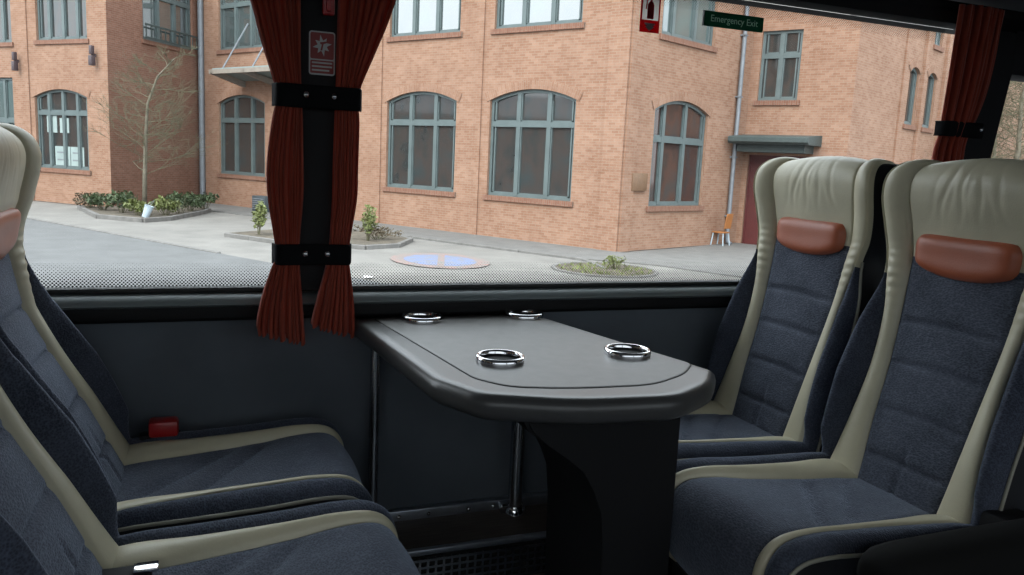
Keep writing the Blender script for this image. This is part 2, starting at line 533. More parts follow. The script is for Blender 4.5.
WZ, WB_ = [.25, .42, .47, .60, .72, .83], [.003, .006, .032, .040, .028, 0]
def base_off(row, y):
    """height of the undressed seat surface over the centre profile at lateral y"""
    a = abs(y); c, s, o, ps, po = row[2:7]
    if a <= c:
        q = a/c
        return ps*.42*q**2.6
    if a <= s:
        q = (a-c)/(s-c)
        return ps*(.42+.58*math.sin(q*PI/2))
    q = min(1, (a-s)/max(1e-4, o-s))
    wb = interp(row[1], WZ, WB_)
    return ps + (po-ps)*q**2 + wb*math.sin(PI*q**1.3)

def strip(rows, nrm, i0, i1, ya, yb, nw, puff, extra=None):
    """surface patch between the two boundary functions ya(row), yb(row)"""
    V = []
    for i in range(i0, i1):
        r = rows[i]
        for k in range(nw):
            w = k/(nw-1)
            y = ya(r)*(1-w)+yb(r)*w
            h = base_off(r, y) + puff*(math.sin(PI*w)**.75 if 0 < w < 1 else 0) - (.004 if k in (0, nw-1) else 0)
            if extra and 0 < k < nw-1: h += extra(r, y, w, i)
            V.append((r[0]+nrm[i][0]*h, y, r[1]+nrm[i][1]*h))
    return V, grid_faces(i1-i0, nw)

def edge_line(rows, nrm, idx, which, sgn, lift=0):
    out = []
    for i in idx:
        r = rows[i]; y = r[which]
        h = base_off(r, y)+lift
        out.append((r[0]+nrm[i][0]*h, sgn*y, r[1]+nrm[i][1]*h))
    return out

def wrinkle(r, y, w, i):
    # soft pulled folds fanning over the headrest
    h = 0
    for y0, sl, a in ((-.086, .30, .5), (-.058, .22, 1), (-.040, .10, .5), (-.014, .10, 1.1), (.004, -.02, .5), (.030, -.10, .9), (.052, -.22, .4), (.080, -.34, .8)):
        d = y-(y0+sl*(r[1]-1.0))-.004*math.sin(r[1]*60+y0*90)
        h += a*math.exp(-(d/.006)**2)
    env = math.exp(-((r[1]-1.03)/.045)**2)
    return -.0026*h*env

def stripe_folds(r, y, w, i):
    e = math.exp(-((r[1]-.83)/.06)**2)
    return .0022*e*math.sin(r[1]*2*PI/.022)*math.sin(PI*w)

def quilt(r, y, w, i):
    h = 0
    for zs in (.745, .655, .555, .455):
        d = r[1]-zs-.006*math.cos(y/.12*PI/2)
        h -= .011*math.exp(-(d/.006)**2)*min(1, math.sin(PI*w)*3.5)
    if r[1] < .53:
        h -= .006*math.exp(-((y+.0)/.006)**2)*min(1, (.53-r[1])/.05)
    return h

def cush_wr(r, y, w, i):
    h = 0
    for f0, sl, a in ((.13, .9, .009), (.22, .7, .011)):
        d = (r[0]-f0)-sl*(y)
        h -= a*math.exp(-(d/.013)**2)*min(1, math.sin(PI*w)*2)
    return h

def add_shell(parent):
    V = []; rows = range(0, NB)
    def fb(z):
        return interp(z, [.34, .5, .65, .8, .9, 1.0, 1.06], [-.125, -.150, -.178, -.205, -.222, -.226, -.222])
    cols = None
    for i in rows:
        r = BKI[i]
        h = base_off(r, r[4])
        ex, ez = r[0]+BKN[i][0]*h, r[1]+BKN[i][1]*h
        o = r[4]
        zb = min(r[1], 1.055)
        b = fb(zb)
        m = min(ex-.004, .35*ex+.65*b)
        b2 = min(b, ex-.001)
        ring = [(ex, o, ez), (m*.5+ex*.5, o+.003, ez), (m, o, ez), (b2+.02 if b2+.02 < m else m-.001, o*.96, ez), (b2, o*.86, ez), (b2-.004, o*.5, ez), (b2-.005, 0, ez)]
        full = ring + [(x, -y, z) for x, y, z in ring[-2::-1]]
        cols = len(full)
        V += full
    return mesh_obj('back_shell', V, grid_faces(NB, cols), M['shell'], parent, smooth=True)

def pad_mesh(parent):
    # rust cushion: straight top edge with round corners, curved lower edge
    NU, NV = 29, 15
    V = []
    for j in range(NV):
        v = j/(NV-1)*2-1
        for k in range(NU):
            u = k/(NU-1)*2-1
            # map the square to a rounded outline
            uu = u*(1-.10*abs(v)**3*1.0) if v > 0 else u*(1-.10*abs(v)**4)
            y = .124*uu*(1-.03*(1-v)*.5)
            zt = .944-.004*abs(u)**4
            zb = .846+.022*abs(u)**2.4
            z = zb+(zt-zb)*(v+1)/2
            i = int(np.argmin(abs(BKI[:int(NB*.6), 1]-z)))
            r = BKI[i]
            h = base_off(r, y)-.002+.036*((1-abs(u)**7)*(1-abs(v)**4))**.5
            h += .0
            V.append((r[0]+BKN[i][0]*h, y, z+BKN[i][1]*h*.3))
    o = mesh_obj('neck_pad', V, grid_faces(NV, NU), M['rust'], parent, smooth=True)
    return o

def build_seat():
    root = empty('coach_seat', (0, 0, 0))
    iz = lambda z: int(np.argmin(abs(BKI[:int(NB*.62), 1]-z)))
    # centre panel
    V, F = strip(BKI, BKN, 0, iz(.915), lambda r: -r[2], lambda r: r[2], 27, .014, quilt)
    mesh_obj('backrest_panel', V, F, M['fabric'], root, smooth=True)
    # headrest leather, over the crest and down behind
    V, F = strip(BKI, BKN, iz(.885), NB, lambda r: -r[2], lambda r: r[2], 61, .016, wrinkle)
    mesh_obj('headrest', V, F, M['cream'], root, smooth=True)
    pad_mesh(root)
    for sgn in (1, -1):
        V, F = strip(BKI, BKN, 0, NB, lambda r: sgn*r[2], lambda r: sgn*r[3], 13, .008, stripe_folds)
        if sgn < 0: F = [f[::-1] for f in F]
        mesh_obj('bolster_stripe', V, F, M['cream'], root, smooth=True)
        V, F = strip(BKI, BKN, 0, NB, lambda r: sgn*r[3], lambda r: sgn*r[4], 9, .005)
        if sgn < 0: F = [f[::-1] for f in F]
        mi = [1 if (i//8) > iz(.835) else 0 for i in range(len(F))]
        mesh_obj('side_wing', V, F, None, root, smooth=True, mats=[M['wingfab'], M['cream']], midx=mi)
        pts = edge_line(BKI, BKN, range(3, iz(.86), 5), 4, sgn)
        tube_obj('piping', pts, .0036, M['pipe'], root, 8)['on_back'] = True
    add_shell(root)
    # cushion
    V, F = strip(CUI, CUN, 0, NCU, lambda r: -r[2], lambda r: r[2], 25, .012, cush_wr)
    mesh_obj('cushion', V, [f[::-1] for f in F], M['fabric'], root, smooth=True)
    for sgn in (1, -1):
        V, F = strip(CUI, CUN, 0, NCU, lambda r: sgn*r[2], lambda r: sgn*r[3], 11, .007)
        mesh_obj('cushion_stripe', V, F, M['cream'], root, smooth=True)
        V, F = strip(CUI, CUN, 0, NCU, lambda r: sgn*r[3], lambda r: sgn*r[4], 9, .007)
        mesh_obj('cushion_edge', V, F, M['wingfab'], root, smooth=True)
        pts = edge_line(CUI, CUN, range(2, NCU-8, 3), 4, sgn)
        tube_obj('piping', pts, .0038, M['pipe'], root, 8)
    # dark side and underside of the cushion
    V = []
    for i in range(NCU):
        r = CUI[i]; h = base_off(r, r[4])
        ex, ez = r[0]+CUN[i][0]*h, r[1]+CUN[i][1]*h
        fb = min(ex, .425); zl = .235
        ring = [(ex, r[4], ez), (ex*.98+fb*.02, r[4]+.004, ez*.6+zl*.4), (fb, r[4]-.004, zl), (fb, r[4]*.5, zl-.012), (fb, 0, zl-.012)]
        V += ring + [(x, -y, z) for x, y, z in ring[-2::-1]]
    mesh_obj('cushion_shell', V, grid_faces(NCU, 9), M['shell'], root, smooth=True)
    bm = bmesh.new()
    add_prism(bm, [(.02, .235), (.36, .235), (.30, .18), (.27, .04), (.30, .012), (.30, 0), (.04, 0), (.04, .012), (.08, .04), (.07, .18)], -.075, .075, 'xz')
    bm_obj('pedestal', bm, M['black'], root)
    return root

def copy_tree(o):
    c = o.copy(); COL.objects.link(c)
    for ch in o.children:
        d = ch.copy(); COL.objects.link(d); d.parent = c
        for g in ch.children:
            e = g.copy(); COL.objects.link(e); e.parent = d
    return c

SG = 'coach seats around the table'
seat0 = build_seat()
seats = {}
BACK = ('backrest_panel', 'headrest', 'neck_pad', 'bolster_stripe', 'side_wing', 'back_shell', 'piping_back')
BENT = {}
def recline(seat, deg):
    m = Matrix.Translation((0, 0, .39)) @ Matrix.Rotation(math.radians(-deg), 4, 'Y') @ Matrix.Translation((0, 0, -.39))
    for c in seat.children:
        if c.name.split('.')[0] in BACK or c.get('on_back'):
            if c.data.name not in BENT:
                me = c.data.copy()
                for v in me.vertices:      # deeper hollow at the neck of the reclined backs
                    v.co.x += interp(v.co.z, [.40, .55, .74, .86, .95, 1.03, 1.09], [0, -.010, -.030, -.018, .014, .026, .028])
                BENT[c.data.name] = me
            c.data = BENT[c.data.name]
            c.matrix_local = m
        elif c.name.split('.')[0] != 'pedestal': c.location.x = -.012
for key, loc, rz, label in (
    ('rw', (1.352, 1.635, 0), PI, 'blue and cream coach seat right of the table, beside the window'),
    ('ra', (1.352, 1.182, 0), PI, 'blue and cream coach seat right of the table, on the aisle with the armrest'),
    ('lw', (-.160, 1.635, 0), 0, 'blue and cream coach seat left of the table, beside the window, with red belt buckle'),
    ('la', (-.142, 1.160, 0), 0, 'blue and cream coach seat at the left edge, on the aisle, seen from its side')):
    s = seat0 if key == 'rw' else copy_tree(seat0)
    s.location = loc; s.rotation_euler = (0, 0, rz)
    tag(s, label, 'seat', SG)
    seats[key] = s
    if key[0] == 'l': recline(s, 7.5)
# dark armrest on the aisle side of the right aisle seat (local: f forward, y mirrored by the half turn)
bm = bmesh.new()
sec = [(.055, -.03), (.052, .0), (.042, .022), (.02, .034), (0, .037)]
ring0 = sec + [(-a, b) for a, b in sec[-2::-1]] + [(-.045, -.045), (0, -.05), (.045, -.045)]
rows = []
for f, k in ((-.02, .9), (.1, 1), (.3, 1), (.40, .98), (.445, .88), (.468, .68), (.478, .35)):
    rows.append([bm.verts.new((f-.075, .325+a*k, .455+b*k)) for a, b in ring0])
n = len(ring0)
for A, B in zip(rows, rows[1:]):
    for k in range(n): bm.faces.new((A[k], A[(k+1) % n], B[(k+1) % n], B[k]))
bm.faces.new(rows[0]); bm.faces.new(rows[-1][::-1])
M['armblack'] = simple('armrest_black', (.006, .006, .006), .85, spec=.15)
arm = bm_obj('armrest', bm, M['armblack'], seats['ra'], smooth=True)
arm['label'] = 'black padded armrest'
box_obj('armrest_bracket', (-.06, .02, .200, .300, .38, .46), M['black'], seats['ra'], bev=.01)
# belt buckle between cushion and wall on the left window seat, and a metal belt tongue on the aisle side
bm = bmesh.new()
add_box(bm, .03, .115, .176, .212, .385, .432, bev=.008)
bk = bm_obj('belt_buckle', bm, M['black'], seats['lw'], smooth=True, angle=.6)
bk2 = box_obj('buckle_button', (.050, .110, .168, .214, .426, .462), M['red'], bk, bev=.008)
bk2['label'] = 'red buckle button'
bm = bmesh.new(); add_box(bm, -.018, .067, .050, .095, .396, .420, bev=.005)
bl = bm_obj('belt_strap', bm, M['black'], seats['la'], smooth=True)
box_obj('belt_tongue', (.042, .077, .060, .085, .420, .427), M['chrome'], bl, bev=.002)

# ================================================================== TABLE
TX = .59
tab = empty('bus_table', (TX, 1.55, 0))
tag(tab, 'dark grey fixed table with four chrome cup holders between the facing seats', 'table')
TZ = .657
out = [(-.2525, 1.936), (-.205, 1.345), (-.155, 1.235), (.0, 1.165), (.19, 1.148), (.305, 1.215), (.372, 1.300), (.227, 1.936)]
inn = [(-.199, 1.895), (-.128, 1.335), (-.085, 1.270), (.02, 1.238), (.18, 1.228), (.285, 1.285), (.345, 1.350), (.205, 1.895)]
def smooth_poly(p, n=4):
    """rounded corners by two Chaikin passes"""
    cut = [.012, .02, .03, .055, .045, .035, .02, .012]
    q = []
    m = len(p)
    for i in range(m):
        a, b, c = Vector(p[i-1]), Vector(p[i]), Vector(p[(i+1) % m])
        u = (a-b); v = (c-b)
        A = b+u.normalized()*min(cut[i], u.length*.48); C = b+v.normalized()*min(cut[i], v.length*.48)
        for k in range(8):
            t = k/7
            w = A*(1-t)**2+b*2*t*(1-t)+C*t*t
            q.append((w.x, w.y))
    p = q
    return p
def offset_in(p, d):
    n = len(p); r = []
    A = sum(p[i][0]*p[(i+1) % n][1]-p[(i+1) % n][0]*p[i][1] for i in range(n))
    s = 1 if A > 0 else -1
    for i in range(n):
        a, b, c = Vector(p[i-1]), Vector(p[i]), Vector(p[(i+1) % n])
        t = (c-a).normalized()
        r.append((b.x-t.y*d*s, b.y+t.x*d*s))
    return r
def loft_plate(name, poly, levels, mat, parent, hole=None):
    bm = bmesh.new(); rings = []
    for d, z in levels:
        rings.append([bm.verts.new((x, y-1.55, z)) for x, y in offset_in(poly, d)])
    n = len(poly)
    for A, B in zip(rings, rings[1:]):
        for k in range(n): bm.faces.new((A[k], A[(k+1) % n], B[(k+1) % n], B[k]))
    bm.faces.new(rings[0]); bm.faces.new(rings[-1][::-1])
    return bm_obj(name, bm, mat, parent, smooth=True, angle=.9)
op = smooth_poly(out)
loft_plate('table_rim', op, [(.030, TZ-.047), (.012, TZ-.046), (.003, TZ-.038), (0, TZ-.028), (.0, TZ-.018), (.003, TZ-.008), (.010, TZ-.002), (.018, TZ), (.03, TZ)], M['tablerim'], tab)
ip = smooth_poly(inn)
loft_plate('inlay_groove', offset_in(ip, -.0025), [(0, TZ-.004), (0, TZ+.0006)], M['groove'], tab)
loft_plate('tabletop', ip, [(0, TZ-.003), (.0, TZ+.0012), (.002, TZ+.0020), (.004, TZ+.0022)], M['tabletop'], tab)
for x, y in ((-.090, 1.856), (.181, 1.864), (-.040, 1.442), (.249, 1.447)):
    bm = bmesh.new()
    add_lathe(bm, [(.041, .001), (.0415, .009), (.0435, .0125), (.0465, .013), (.0490, .0105), (.0500, .005), (.0500, .0)], (x, y-1.55, TZ+.002), 48)
    rg = bm_obj('cup_holder', bm, M['chrome'], tab, smooth=True)
    bm = bmesh.new()
    add_lathe(bm, [(.0420, .0060), (.041, .004), (.040, .0012), (.001, .0012)], (x, y-1.55, TZ+.002), 40)
    bm_obj('cup_well', bm, M['groove'], rg, smooth=True, angle=.6)
# broad pedestal leg with a flared gusset
right = [(.248, 0), (.248, .612)]
left = [(-.075, .612), (-.060, .585), (-.025, .560), (.020, .535), (.055, .505), (.078, .465), (.090, .420), (.097, .36), (.100, 0)]
bm = bmesh.new(); add_prism(bm, right+left, -.325, -.07, 'xz')
bmesh.ops.bevel(bm, geom=[e for e in bm.edges if abs(e.verts[0].co.y-e.verts[1].co.y) < .001], offset=.006, segments=2, affect='EDGES')
bm_obj('pedestal_leg', bm, M['black'], tab, smooth=True, angle=.5)
# two wall-side posts with foot flanges
for x, r in ((-.196, .0125), (.190, .019)):
    p = tube_obj('post', [(x, .335, .117), (x, .335, .625)], r, M['steel'], tab, 20)
    bm = bmesh.new()
    add_lathe(bm, [(r*.9, .018), (r+.006, .018), (r+.010, .012), (r+.012, .0), (r*.5, .0)], (x, .335, .117), 24)
    add_box(bm, x-r-.022, x+r+.004, .328, .358, .119, .145, bev=.004)
    bm_obj('foot_flange', bm, M['chrome'], p, smooth=True, angle=.6)

# ================================================================== CURTAINS
def curtain(name, rows, mat, y0, npl, amp, parent=None, flip=0, slope=.028):
    """rows: (z, x_left, x_right, y shift) ; pleats run down the cloth"""
    R = cr_interp(rows, 70); NW = npl*8+1
    V = []
    for i, (z, xa, xb, dy) in enumerate(R):
        wd = xb-xa
        for k in range(NW):
            w = k/(NW-1)
            ph = (w+.035*math.sin(w*7+flip*3)+.02*math.sin(w*17+flip))*npl*2*PI+.5*math.sin(9*z+flip)
            a = amp*(.8+.4*math.sin(3.1*w*npl+flip*2))*min(1.5, max(.75, wd/.075))
            x = xa+wd*w+.18*wd/npl*math.sin(2*ph)
            y = y0-dy+a*math.cos(ph)-.010*math.sin(PI*w)
            zz = z-slope*(w-.5)*max(0, (i-50)/19)+(.006*math.cos(ph+1) if i > 66 else 0)
            V.append((x, y, zz))
    o = mesh_obj(name, V, grid_faces(70, NW), mat, parent, smooth=True)
    md = o.modifiers.new('thick', 'SOLIDIFY'); md.thickness = .0016; md.offset = 0
    return o
YC = 1.846
CL = [(1.62, .020, .212, .0), (1.54, .045, .210, 0), (1.37, .103, .208, 0), (1.28, .127, .208, 0), (1.205, .150, .209, 0), (1.165, .160, .211, 0), (1.12, .150, .213, .0),
      (1.02, .137, .215, .004), (.95, .138, .214, .006), (.87, .150, .208, .004), (.82, .156, .206, .004), (.78, .143, .208, .012), (.72, .124, .212, .026), (.66, .114, .217, .028), (.634, .117, .219, .026)]
CR = [(1.62, .292, .480, 0), (1.54, .290, .455, 0), (1.37, .288, .405, 0), (1.28, .287, .370, 0), (1.205, .286, .340, 0), (1.165, .285, .332, 0), (1.12, .284, .336, 0),
      (1.02, .281, .334, .004), (.95, .280, .332, .006), (.87, .276, .321, .004), (.82, .272, .316, .004), (.78, .262, .320, .012), (.72, .245, .325, .026), (.665, .233, .327, .028), (.648, .232, .326, .026)]
c1 = curtain('curtain', CL, M['curtain'], YC, 9, .0085, flip=0)
tag(c1, 'rust red pleated curtain left of the black window pillar', 'curtain', 'window curtains')
c2 = curtain('curtain', CR, M['curtain'], YC, 8, .0085, flip=1.3)
tag(c2, 'rust red pleated curtain right of the black window pillar, above the table', 'curtain', 'window curtains')
C3 = [(1.575, 2.115, 2.30, 0), (1.45, 2.110, 2.29, 0), (1.33, 2.105, 2.27, 0), (1.24, 2.100, 2.24, 0), (1.20, 2.100, 2.22, 0), (1.14, 2.085, 2.21, .0), (1.0, 2.075, 2.2, .004), (.85, 2.09, 2.19, .0), (.76, 2.06, 2.2, .015)]
c3 = curtain('curtain', C3, M['curtain'], YC, 9, .0085, flip=2.1)
tag(c3, 'rust red curtain at the right pillar behind the aisle seat headrest', 'curtain', 'window curtains')
def tie(x0, x1, z0, z1, studs, label, bulge=.022):
    r = empty('curtain_tie', ((x0+x1)/2, YC, (z0+z1)/2))
    cx, cz = (x0+x1)/2, (z0+z1)/2
    V = []; pr = []
    N = 24
    for k in range(N+1):
        w = k/N; x = x0+(x1-x0)*w
        e = min(w, 1-w)*N
        y = -.024-.004*math.cos(w*2*PI) + (.036*(1-min(1, e/1.6))**2)
        pr.append((x-cx, y))
    for zz in (z0, z0+.004, (z0+z1)/2, z1-.004, z1):
        for x, y in pr: V.append((x, y+(0.003 if zz in (z0, z1) else 0), zz-cz))
    b = mesh_obj('band', V, grid_faces(5, N+1), M['strap'], r, smooth=True)
    md = b.modifiers.new('thick', 'SOLIDIFY'); md.thickness = .004; md.offset = 0
    for sx in studs:
        bm = bmesh.new(); add_lathe(bm, [(.0003, .0065), (.003, .006), (.006, .004), (.0075, .0), (.006, -.003)], (0, 0, 0), 20)
        bmesh.ops.transform(bm, matrix=Matrix.Translation((sx-cx, -.0285, .003)) @ Matrix.Rotation(PI/2, 4, 'X'), verts=bm.verts)
        bm_obj('stud', bm, M['chrome'], r, smooth=True)
    return tag(r, label, 'curtain tie', 'curtain ties')
tie(.150, .342, 1.145, 1.193, (.217, .277), 'upper black curtain tie with two silver studs across the window pillar')
tie(.150, .324, .800, .845, (.217, .266), 'lower black curtain tie with two silver studs just above the window sill')
tie(2.088, 2.26, 1.188, 1.232, (2.235,), 'black curtain tie with one stud on the right pillar')

# ================================================================== STICKERS AND SIGNS
def flat(name, poly, y, mat, parent, thick=.0006):
    bm = bmesh.new(); add_prism(bm, poly, y-thick, y, 'xz')
    return bm_obj(name, bm, mat, parent)
def rect(x0, x1, z0, z1): return [(x0, z0), (x1, z0), (x1, z1), (x0, z1)]
def rrect(x0, x1, z0, z1, r, n=5):
    p = []
    for cx, cz, a0 in ((x1-r, z1-r, 0), (x0+r, z1-r, 90), (x0+r, z0+r, 180), (x1-r, z0+r, 270)):
        for k in range(n+1):
            a = math.radians(a0+90*k/n); p.append((cx+r*math.cos(a), cz+r*math.sin(a)))
    return p
def text_mesh(name, s, size, mat, parent, loc, sx=1., rot=(PI/2, 0, 0)):
    cu = bpy.data.curves.new(name, 'FONT'); cu.body = s; cu.size = size; cu.extrude = .0002
    cu.align_x = 'CENTER'; cu.align_y = 'CENTER'; cu.resolution_u = 3
    tmp = bpy.data.objects.new('tmp', cu); COL.objects.link(tmp)
    dg = bpy.context.evaluated_depsgraph_get(); dg.update()
    me = bpy.data.meshes.new_from_object(tmp.evaluated_get(dg))
    bpy.data.objects.remove(tmp)
    me.materials.clear(); me.materials.append(mat)
    o = bpy.data.objects.new(name, me); link(o, parent)
    o.location = loc; o.rotation_euler = rot; o.scale = (sx, 1, 1)
    return o
# emergency exit sign on the glass
es = empty('emergency_exit_sign', (1.402, 1.960, 1.466))
tag(es, 'green Emergency Exit sticker on the window glass, beside the red extinguisher sticker', 'sign')
flat('sign_plate', rrect(-.099, .099, -.0205, .0205, .003), 0, M['sgreen'], es, .003)
flat('sign_edge', rrect(-.104, -.097, -.0205, .0205, .002), .0, M['greywhite'], es, .0022)
text_mesh('lettering', 'Emergency Exit', .0255, M['sgreentext'], es, (0, -.0034, .001), 1.0)
# fire extinguisher sign
fs = empty('fire_extinguisher_sign', (1.133, 1.960, 1.459))
tag(fs, 'small red and white fire extinguisher sticker at the top of the window', 'sign')
flat('sign_plate', rect(-.030, .030, -.049, -.017), 0, M['sred'], fs, .0012)
for q in ((-.030, -.025, -.017, .058), (.025, .030, -.017, .058), (-.025, .025, .055, .058)): flat('sign_edge', rect(*q), 0, M['sred'], fs, .0012)
flat('white_field', rect(-.025, .025, -.017, .055), -.0012, M['swhite'], fs)
ext = [(-.010, -.014), (.010, -.014), (.010, .022), (.006, .029), (.003, .031), (.003, .036), (.010, .040), (.008, .043), (-.002, .040), (-.003, .031), (-.006, .029), (-.010, .022)]
flat('extinguisher_symbol', ext, -.0018, M['sredink'], fs)
flat('hose_symbol', [(-.010, .032), (-.003, .036), (-.003, .039), (-.013, .034), (-.016, .010), (-.013, .010)], -.0018, M['sredink'], fs)
flat('arrow_symbol', [(-.016, -.025), (.016, -.025), (.016, -.029), (.007, -.031), (.014, -.034), (0, -.045), (-.014, -.034), (-.007, -.031), (-.016, -.029)], -.0012, M['swhite'], fs)
# square sticker on the pillar
ps = empty('pillar_sticker', (.2565, 1.8675, 1.267))
tag(ps, 'red and grey square sticker with white burst on the black pillar', 'sticker')
flat('sticker_border', rrect(-.0285, .0285, -.047, .047, .006), 0, M['greywhite'], ps, .0008)
flat('red_field', rrect(-.0255, .0255, -.0125, .044, .004), -.0008, M['stickerred'], ps)
flat('text_field', rrect(-.0255, .0255, -.0435, -.0155, .003), -.0008, M['stickerred'], ps)
burst = []
for k in range(16):
    a = 2*PI*k/16+.2; r = (.021 if k % 4 == 0 else .018) if k % 2 == 0 else .010
    burst.append((r*math.cos(a), .0165+r*math.sin(a)*1.1))
flat('burst_symbol', burst, -.0014, M['greywhite'], ps)
flat('hammer_symbol', [(-.004, .006), (.0, .006), (.003, .020), (.009, .022), (.008, .026), (-.005, .023), (-.004, .019), (-.001, .019)], -.0020, M['stickerred'], ps)
for k in range(3):
    flat('text_line', rect(-.022, .022-.006*(k == 2), -.0225-.008*k, -.0190-.008*k), -.0014, M['greywhite'], ps)
# red plastic strip at the top of the pillar (hammer holder)
hr = empty('hammer_holder', (.268, 1.8675, 1.36))
tag(hr, 'red plastic emergency hammer holder high on the black pillar', 'hammer holder')
box_obj('holder_body', (-.013, .013, -.016, 0, -.012, .12), M['red'], hr, bev=.004)
box_obj('hammer_handle', (-.006, .006, -.024, -.014, -.005, .10), M['red'], hr, bev=.003)

# ================================================================== OUTSIDE: GROUND
dD = Vector((.5246, -.8514)).normalized()
dE = Vector((.912, .409)).normalized()
K = Vector((11.95, 21.67))
AB = Vector((-3.31, 35.9))
B1 = K+dD*(-22.70)
dB = (B1-AB).normalized(); LB = (B1-AB).length
E2 = K+dE*7.2
F2 = E2+dD*3.62
def poly_obj(name, pts, z, mat, thick=None):
    bm = bmesh.new(); add_prism(bm, pts, z-(thick or .02), z, 'xy')
    return bm_obj(name, bm, mat)
struct(poly_obj('ground', [(-90, -60), (120, -60), (120, 110), (-90, 110)], GZ-.02, M['pave'], .2))
def ln(p, a, b): return (p[0]+a*dD.x, p[1]+a*dD.y)
R0 = Vector((1.47, 19.45))
struct(poly_obj('road', [tuple(R0+dD*-60), tuple(R0+dD*4.2), (6.0, 14.2), (90, -14), (90, -50), (-80, -50), (-80, 60)], GZ-.005, M['asphalt']))
nrm = Vector((-dD.y, dD.x))*-1          # away from the main facade, toward the street
# sidewalk strips hugging the facades
struct(poly_obj('sidewalk', [tuple(K+dD*-22.7), tuple(K+dD*.3), tuple(K+dE*7.2), tuple(E2+dD*12), tuple(E2+dD*12+dE*-9.0+Vector((0, -2))), tuple(K+dE*1.0+nrm*2.9+dD*2.2), tuple(K+nrm*2.5+dD*.5), tuple(K+dD*-22.7+nrm*2.6)], GZ+.012, M['walk'], .06))
def kerb(pts, name='kerb', w=.14, h=.07):
    bm = bmesh.new()
    P = [Vector(p) for p in pts]
    for a, b in zip(P, P[1:]):
        d = b-a; L = d.length; d.normalize()
        m = Matrix.Translation((a.x, a.y, GZ)) @ Matrix.Rotation(math.atan2(d.y, d.x), 4, 'Z')
        nn = max(1, int(L/1.0))
        for k in range(nn):
            add_box(bm, L*k/nn+.005, L*(k+1)/nn-.005, -w/2, w/2, -.1, h, bev=.012, mat=m, seg=1)
    return struct(bm_obj(name, bm, M['kerb']))
kerb([tuple(K+dD*-9.5+nrm*2.6), tuple(K+dD*-5+nrm*2.75), tuple(K+dD*.5+nrm*2.75), (9.6, 18.0)], 'kerb', .12, .05)
kerb([tuple(R0+dD*-60), tuple(R0+dD*-14), tuple(R0+dD*-2)], 'kerb', .14, .025)
# painted no-stopping disc on the paving
pk = empty('painted_disc', (5.75, 19.75, GZ))
struct(pk)
def ellipse(rx, ry, n=48): return [(rx*math.cos(2*PI*k/n), ry*math.sin(2*PI*k/n)) for k in range(n)]
def flat_xy(name, poly, z0, z1, mat, parent):
    bm = bmesh.new(); add_prism(bm, poly, z0, z1, 'xy'); return bm_obj(name, bm, mat, parent)
flat_xy('paint_ring', ellipse(1.25, 1.55), .0, .004, M['pred'], pk)
flat_xy('paint_field', ellipse(.92, 1.12), .003, .007, M['pblue'], pk)
flat_xy('paint_bar', [(-.42, -1.2), (-.24, -1.2), (.48, 1.2), (.30, 1.2)], .005, .010, M['pred'], pk)

# ================================================================== OUTSIDE: BUILDING
bld = empty('brick_building', (K.x, K.y, GZ))
tag(bld, 'long two-storey orange brick factory building with teal arched windows', 'building')
BASE = Vector((K.x, K.y, GZ))
def arch_outline(w, hs, hc, n=12):
    p = [(0, 0), (w, 0), (w, hs)]
    if hc > hs:
        h = hc-hs; r = (w*w/4+h*h)/(2*h); cz = hc-r
        a0 = math.asin((w/2)/r)
        for k in range(1, n):
            a = a0-2*a0*k/n
            p.append((w/2+r*math.sin(a), cz+r*math.cos(a)))
    p.append((0, hs))
    return p
def facade(P, d, s0, s1, z0, z1, holes, mat, reveal=.24, name='wall', pil=(), thick=.45):
    """brick wall face with openings, reveals and pilasters; returned as a part of the building"""
    ang = math.atan2(d.y, d.x)
    V = []; UV = []; F = []
    outer = [(s0, z0), (s1, z0), (s1, z1), (s0, z1)]
    loops = [outer]+[[(h[0]+x, h[2]+z) for x, z in arch_outline(h[1]-h[0], h[3]-h[2], h[4]-h[2])] for h in holes]
    tris = tessellate_polygon([[Vector((a, b, 0)) for a, b in L] for L in loops])
    flat_pts = [p for L in loops for p in L]
    V += [(a, 0, b) for a, b in flat_pts]; UV += [(a+60, b+10) for a, b in flat_pts]
    for tr in tris:
        a, b, c = [flat_pts[i] for i in tr]
        area = (b[0]-a[0])*(c[1]-a[1])-(c[0]-a[0])*(b[1]-a[1])
        F.append(tr if area > 0 else tr[::-1])
    for L in loops[1:]:
        o = len(V); n = len(L)
        acc = 0
        for k, (a, b) in enumerate(L):
            V += [(a, 0, b), (a, reveal, b)]; UV += [(acc+60, 10), (acc+60, 10+reveal)]
            nx = L[(k+1) % n]; acc += math.hypot(nx[0]-a, nx[1]-b)
        for k in range(n):
            i, j = o+2*k, o+2*((k+1) % n)
            F.append((i, i+1, j+1, j))
    for a, b, dep in pil:
        o = len(V)
        q = [(a, 0), (a, -dep), (b, -dep), (b, 0)]
        for x, y in q:
            for z in (z0, z1):
                V.append((x, y, z)); UV.append((x+y+60, z+10))
        for k in range(3):
            i = o+2*k; F.append((i, i+2, i+3, i+1))
    # back face so the wall has thickness
    o = len(V)
    for a, b in outer:
        V.append((a+(.5 if a == s0 else -.5), thick, b)); UV.append((a+60, b+10))
    ow = [0, 1, 2, 3]
    if thick > .1: F.append((o+3, o+2, o+1, o))
    for k in range(4 if thick > .1 else 0):
        F.append((ow[k], ow[(k+1) % 4], o+(k+1) % 4, o+k)[::-1])
    ob = mesh_obj(name, V, F, mat, bld, uvs=UV)
    ob.location = (P.x-BASE.x, P.y-BASE.y, -BASE.z); ob.rotation_euler = (0, 0, ang)
    return ob
WINCACHE = {}
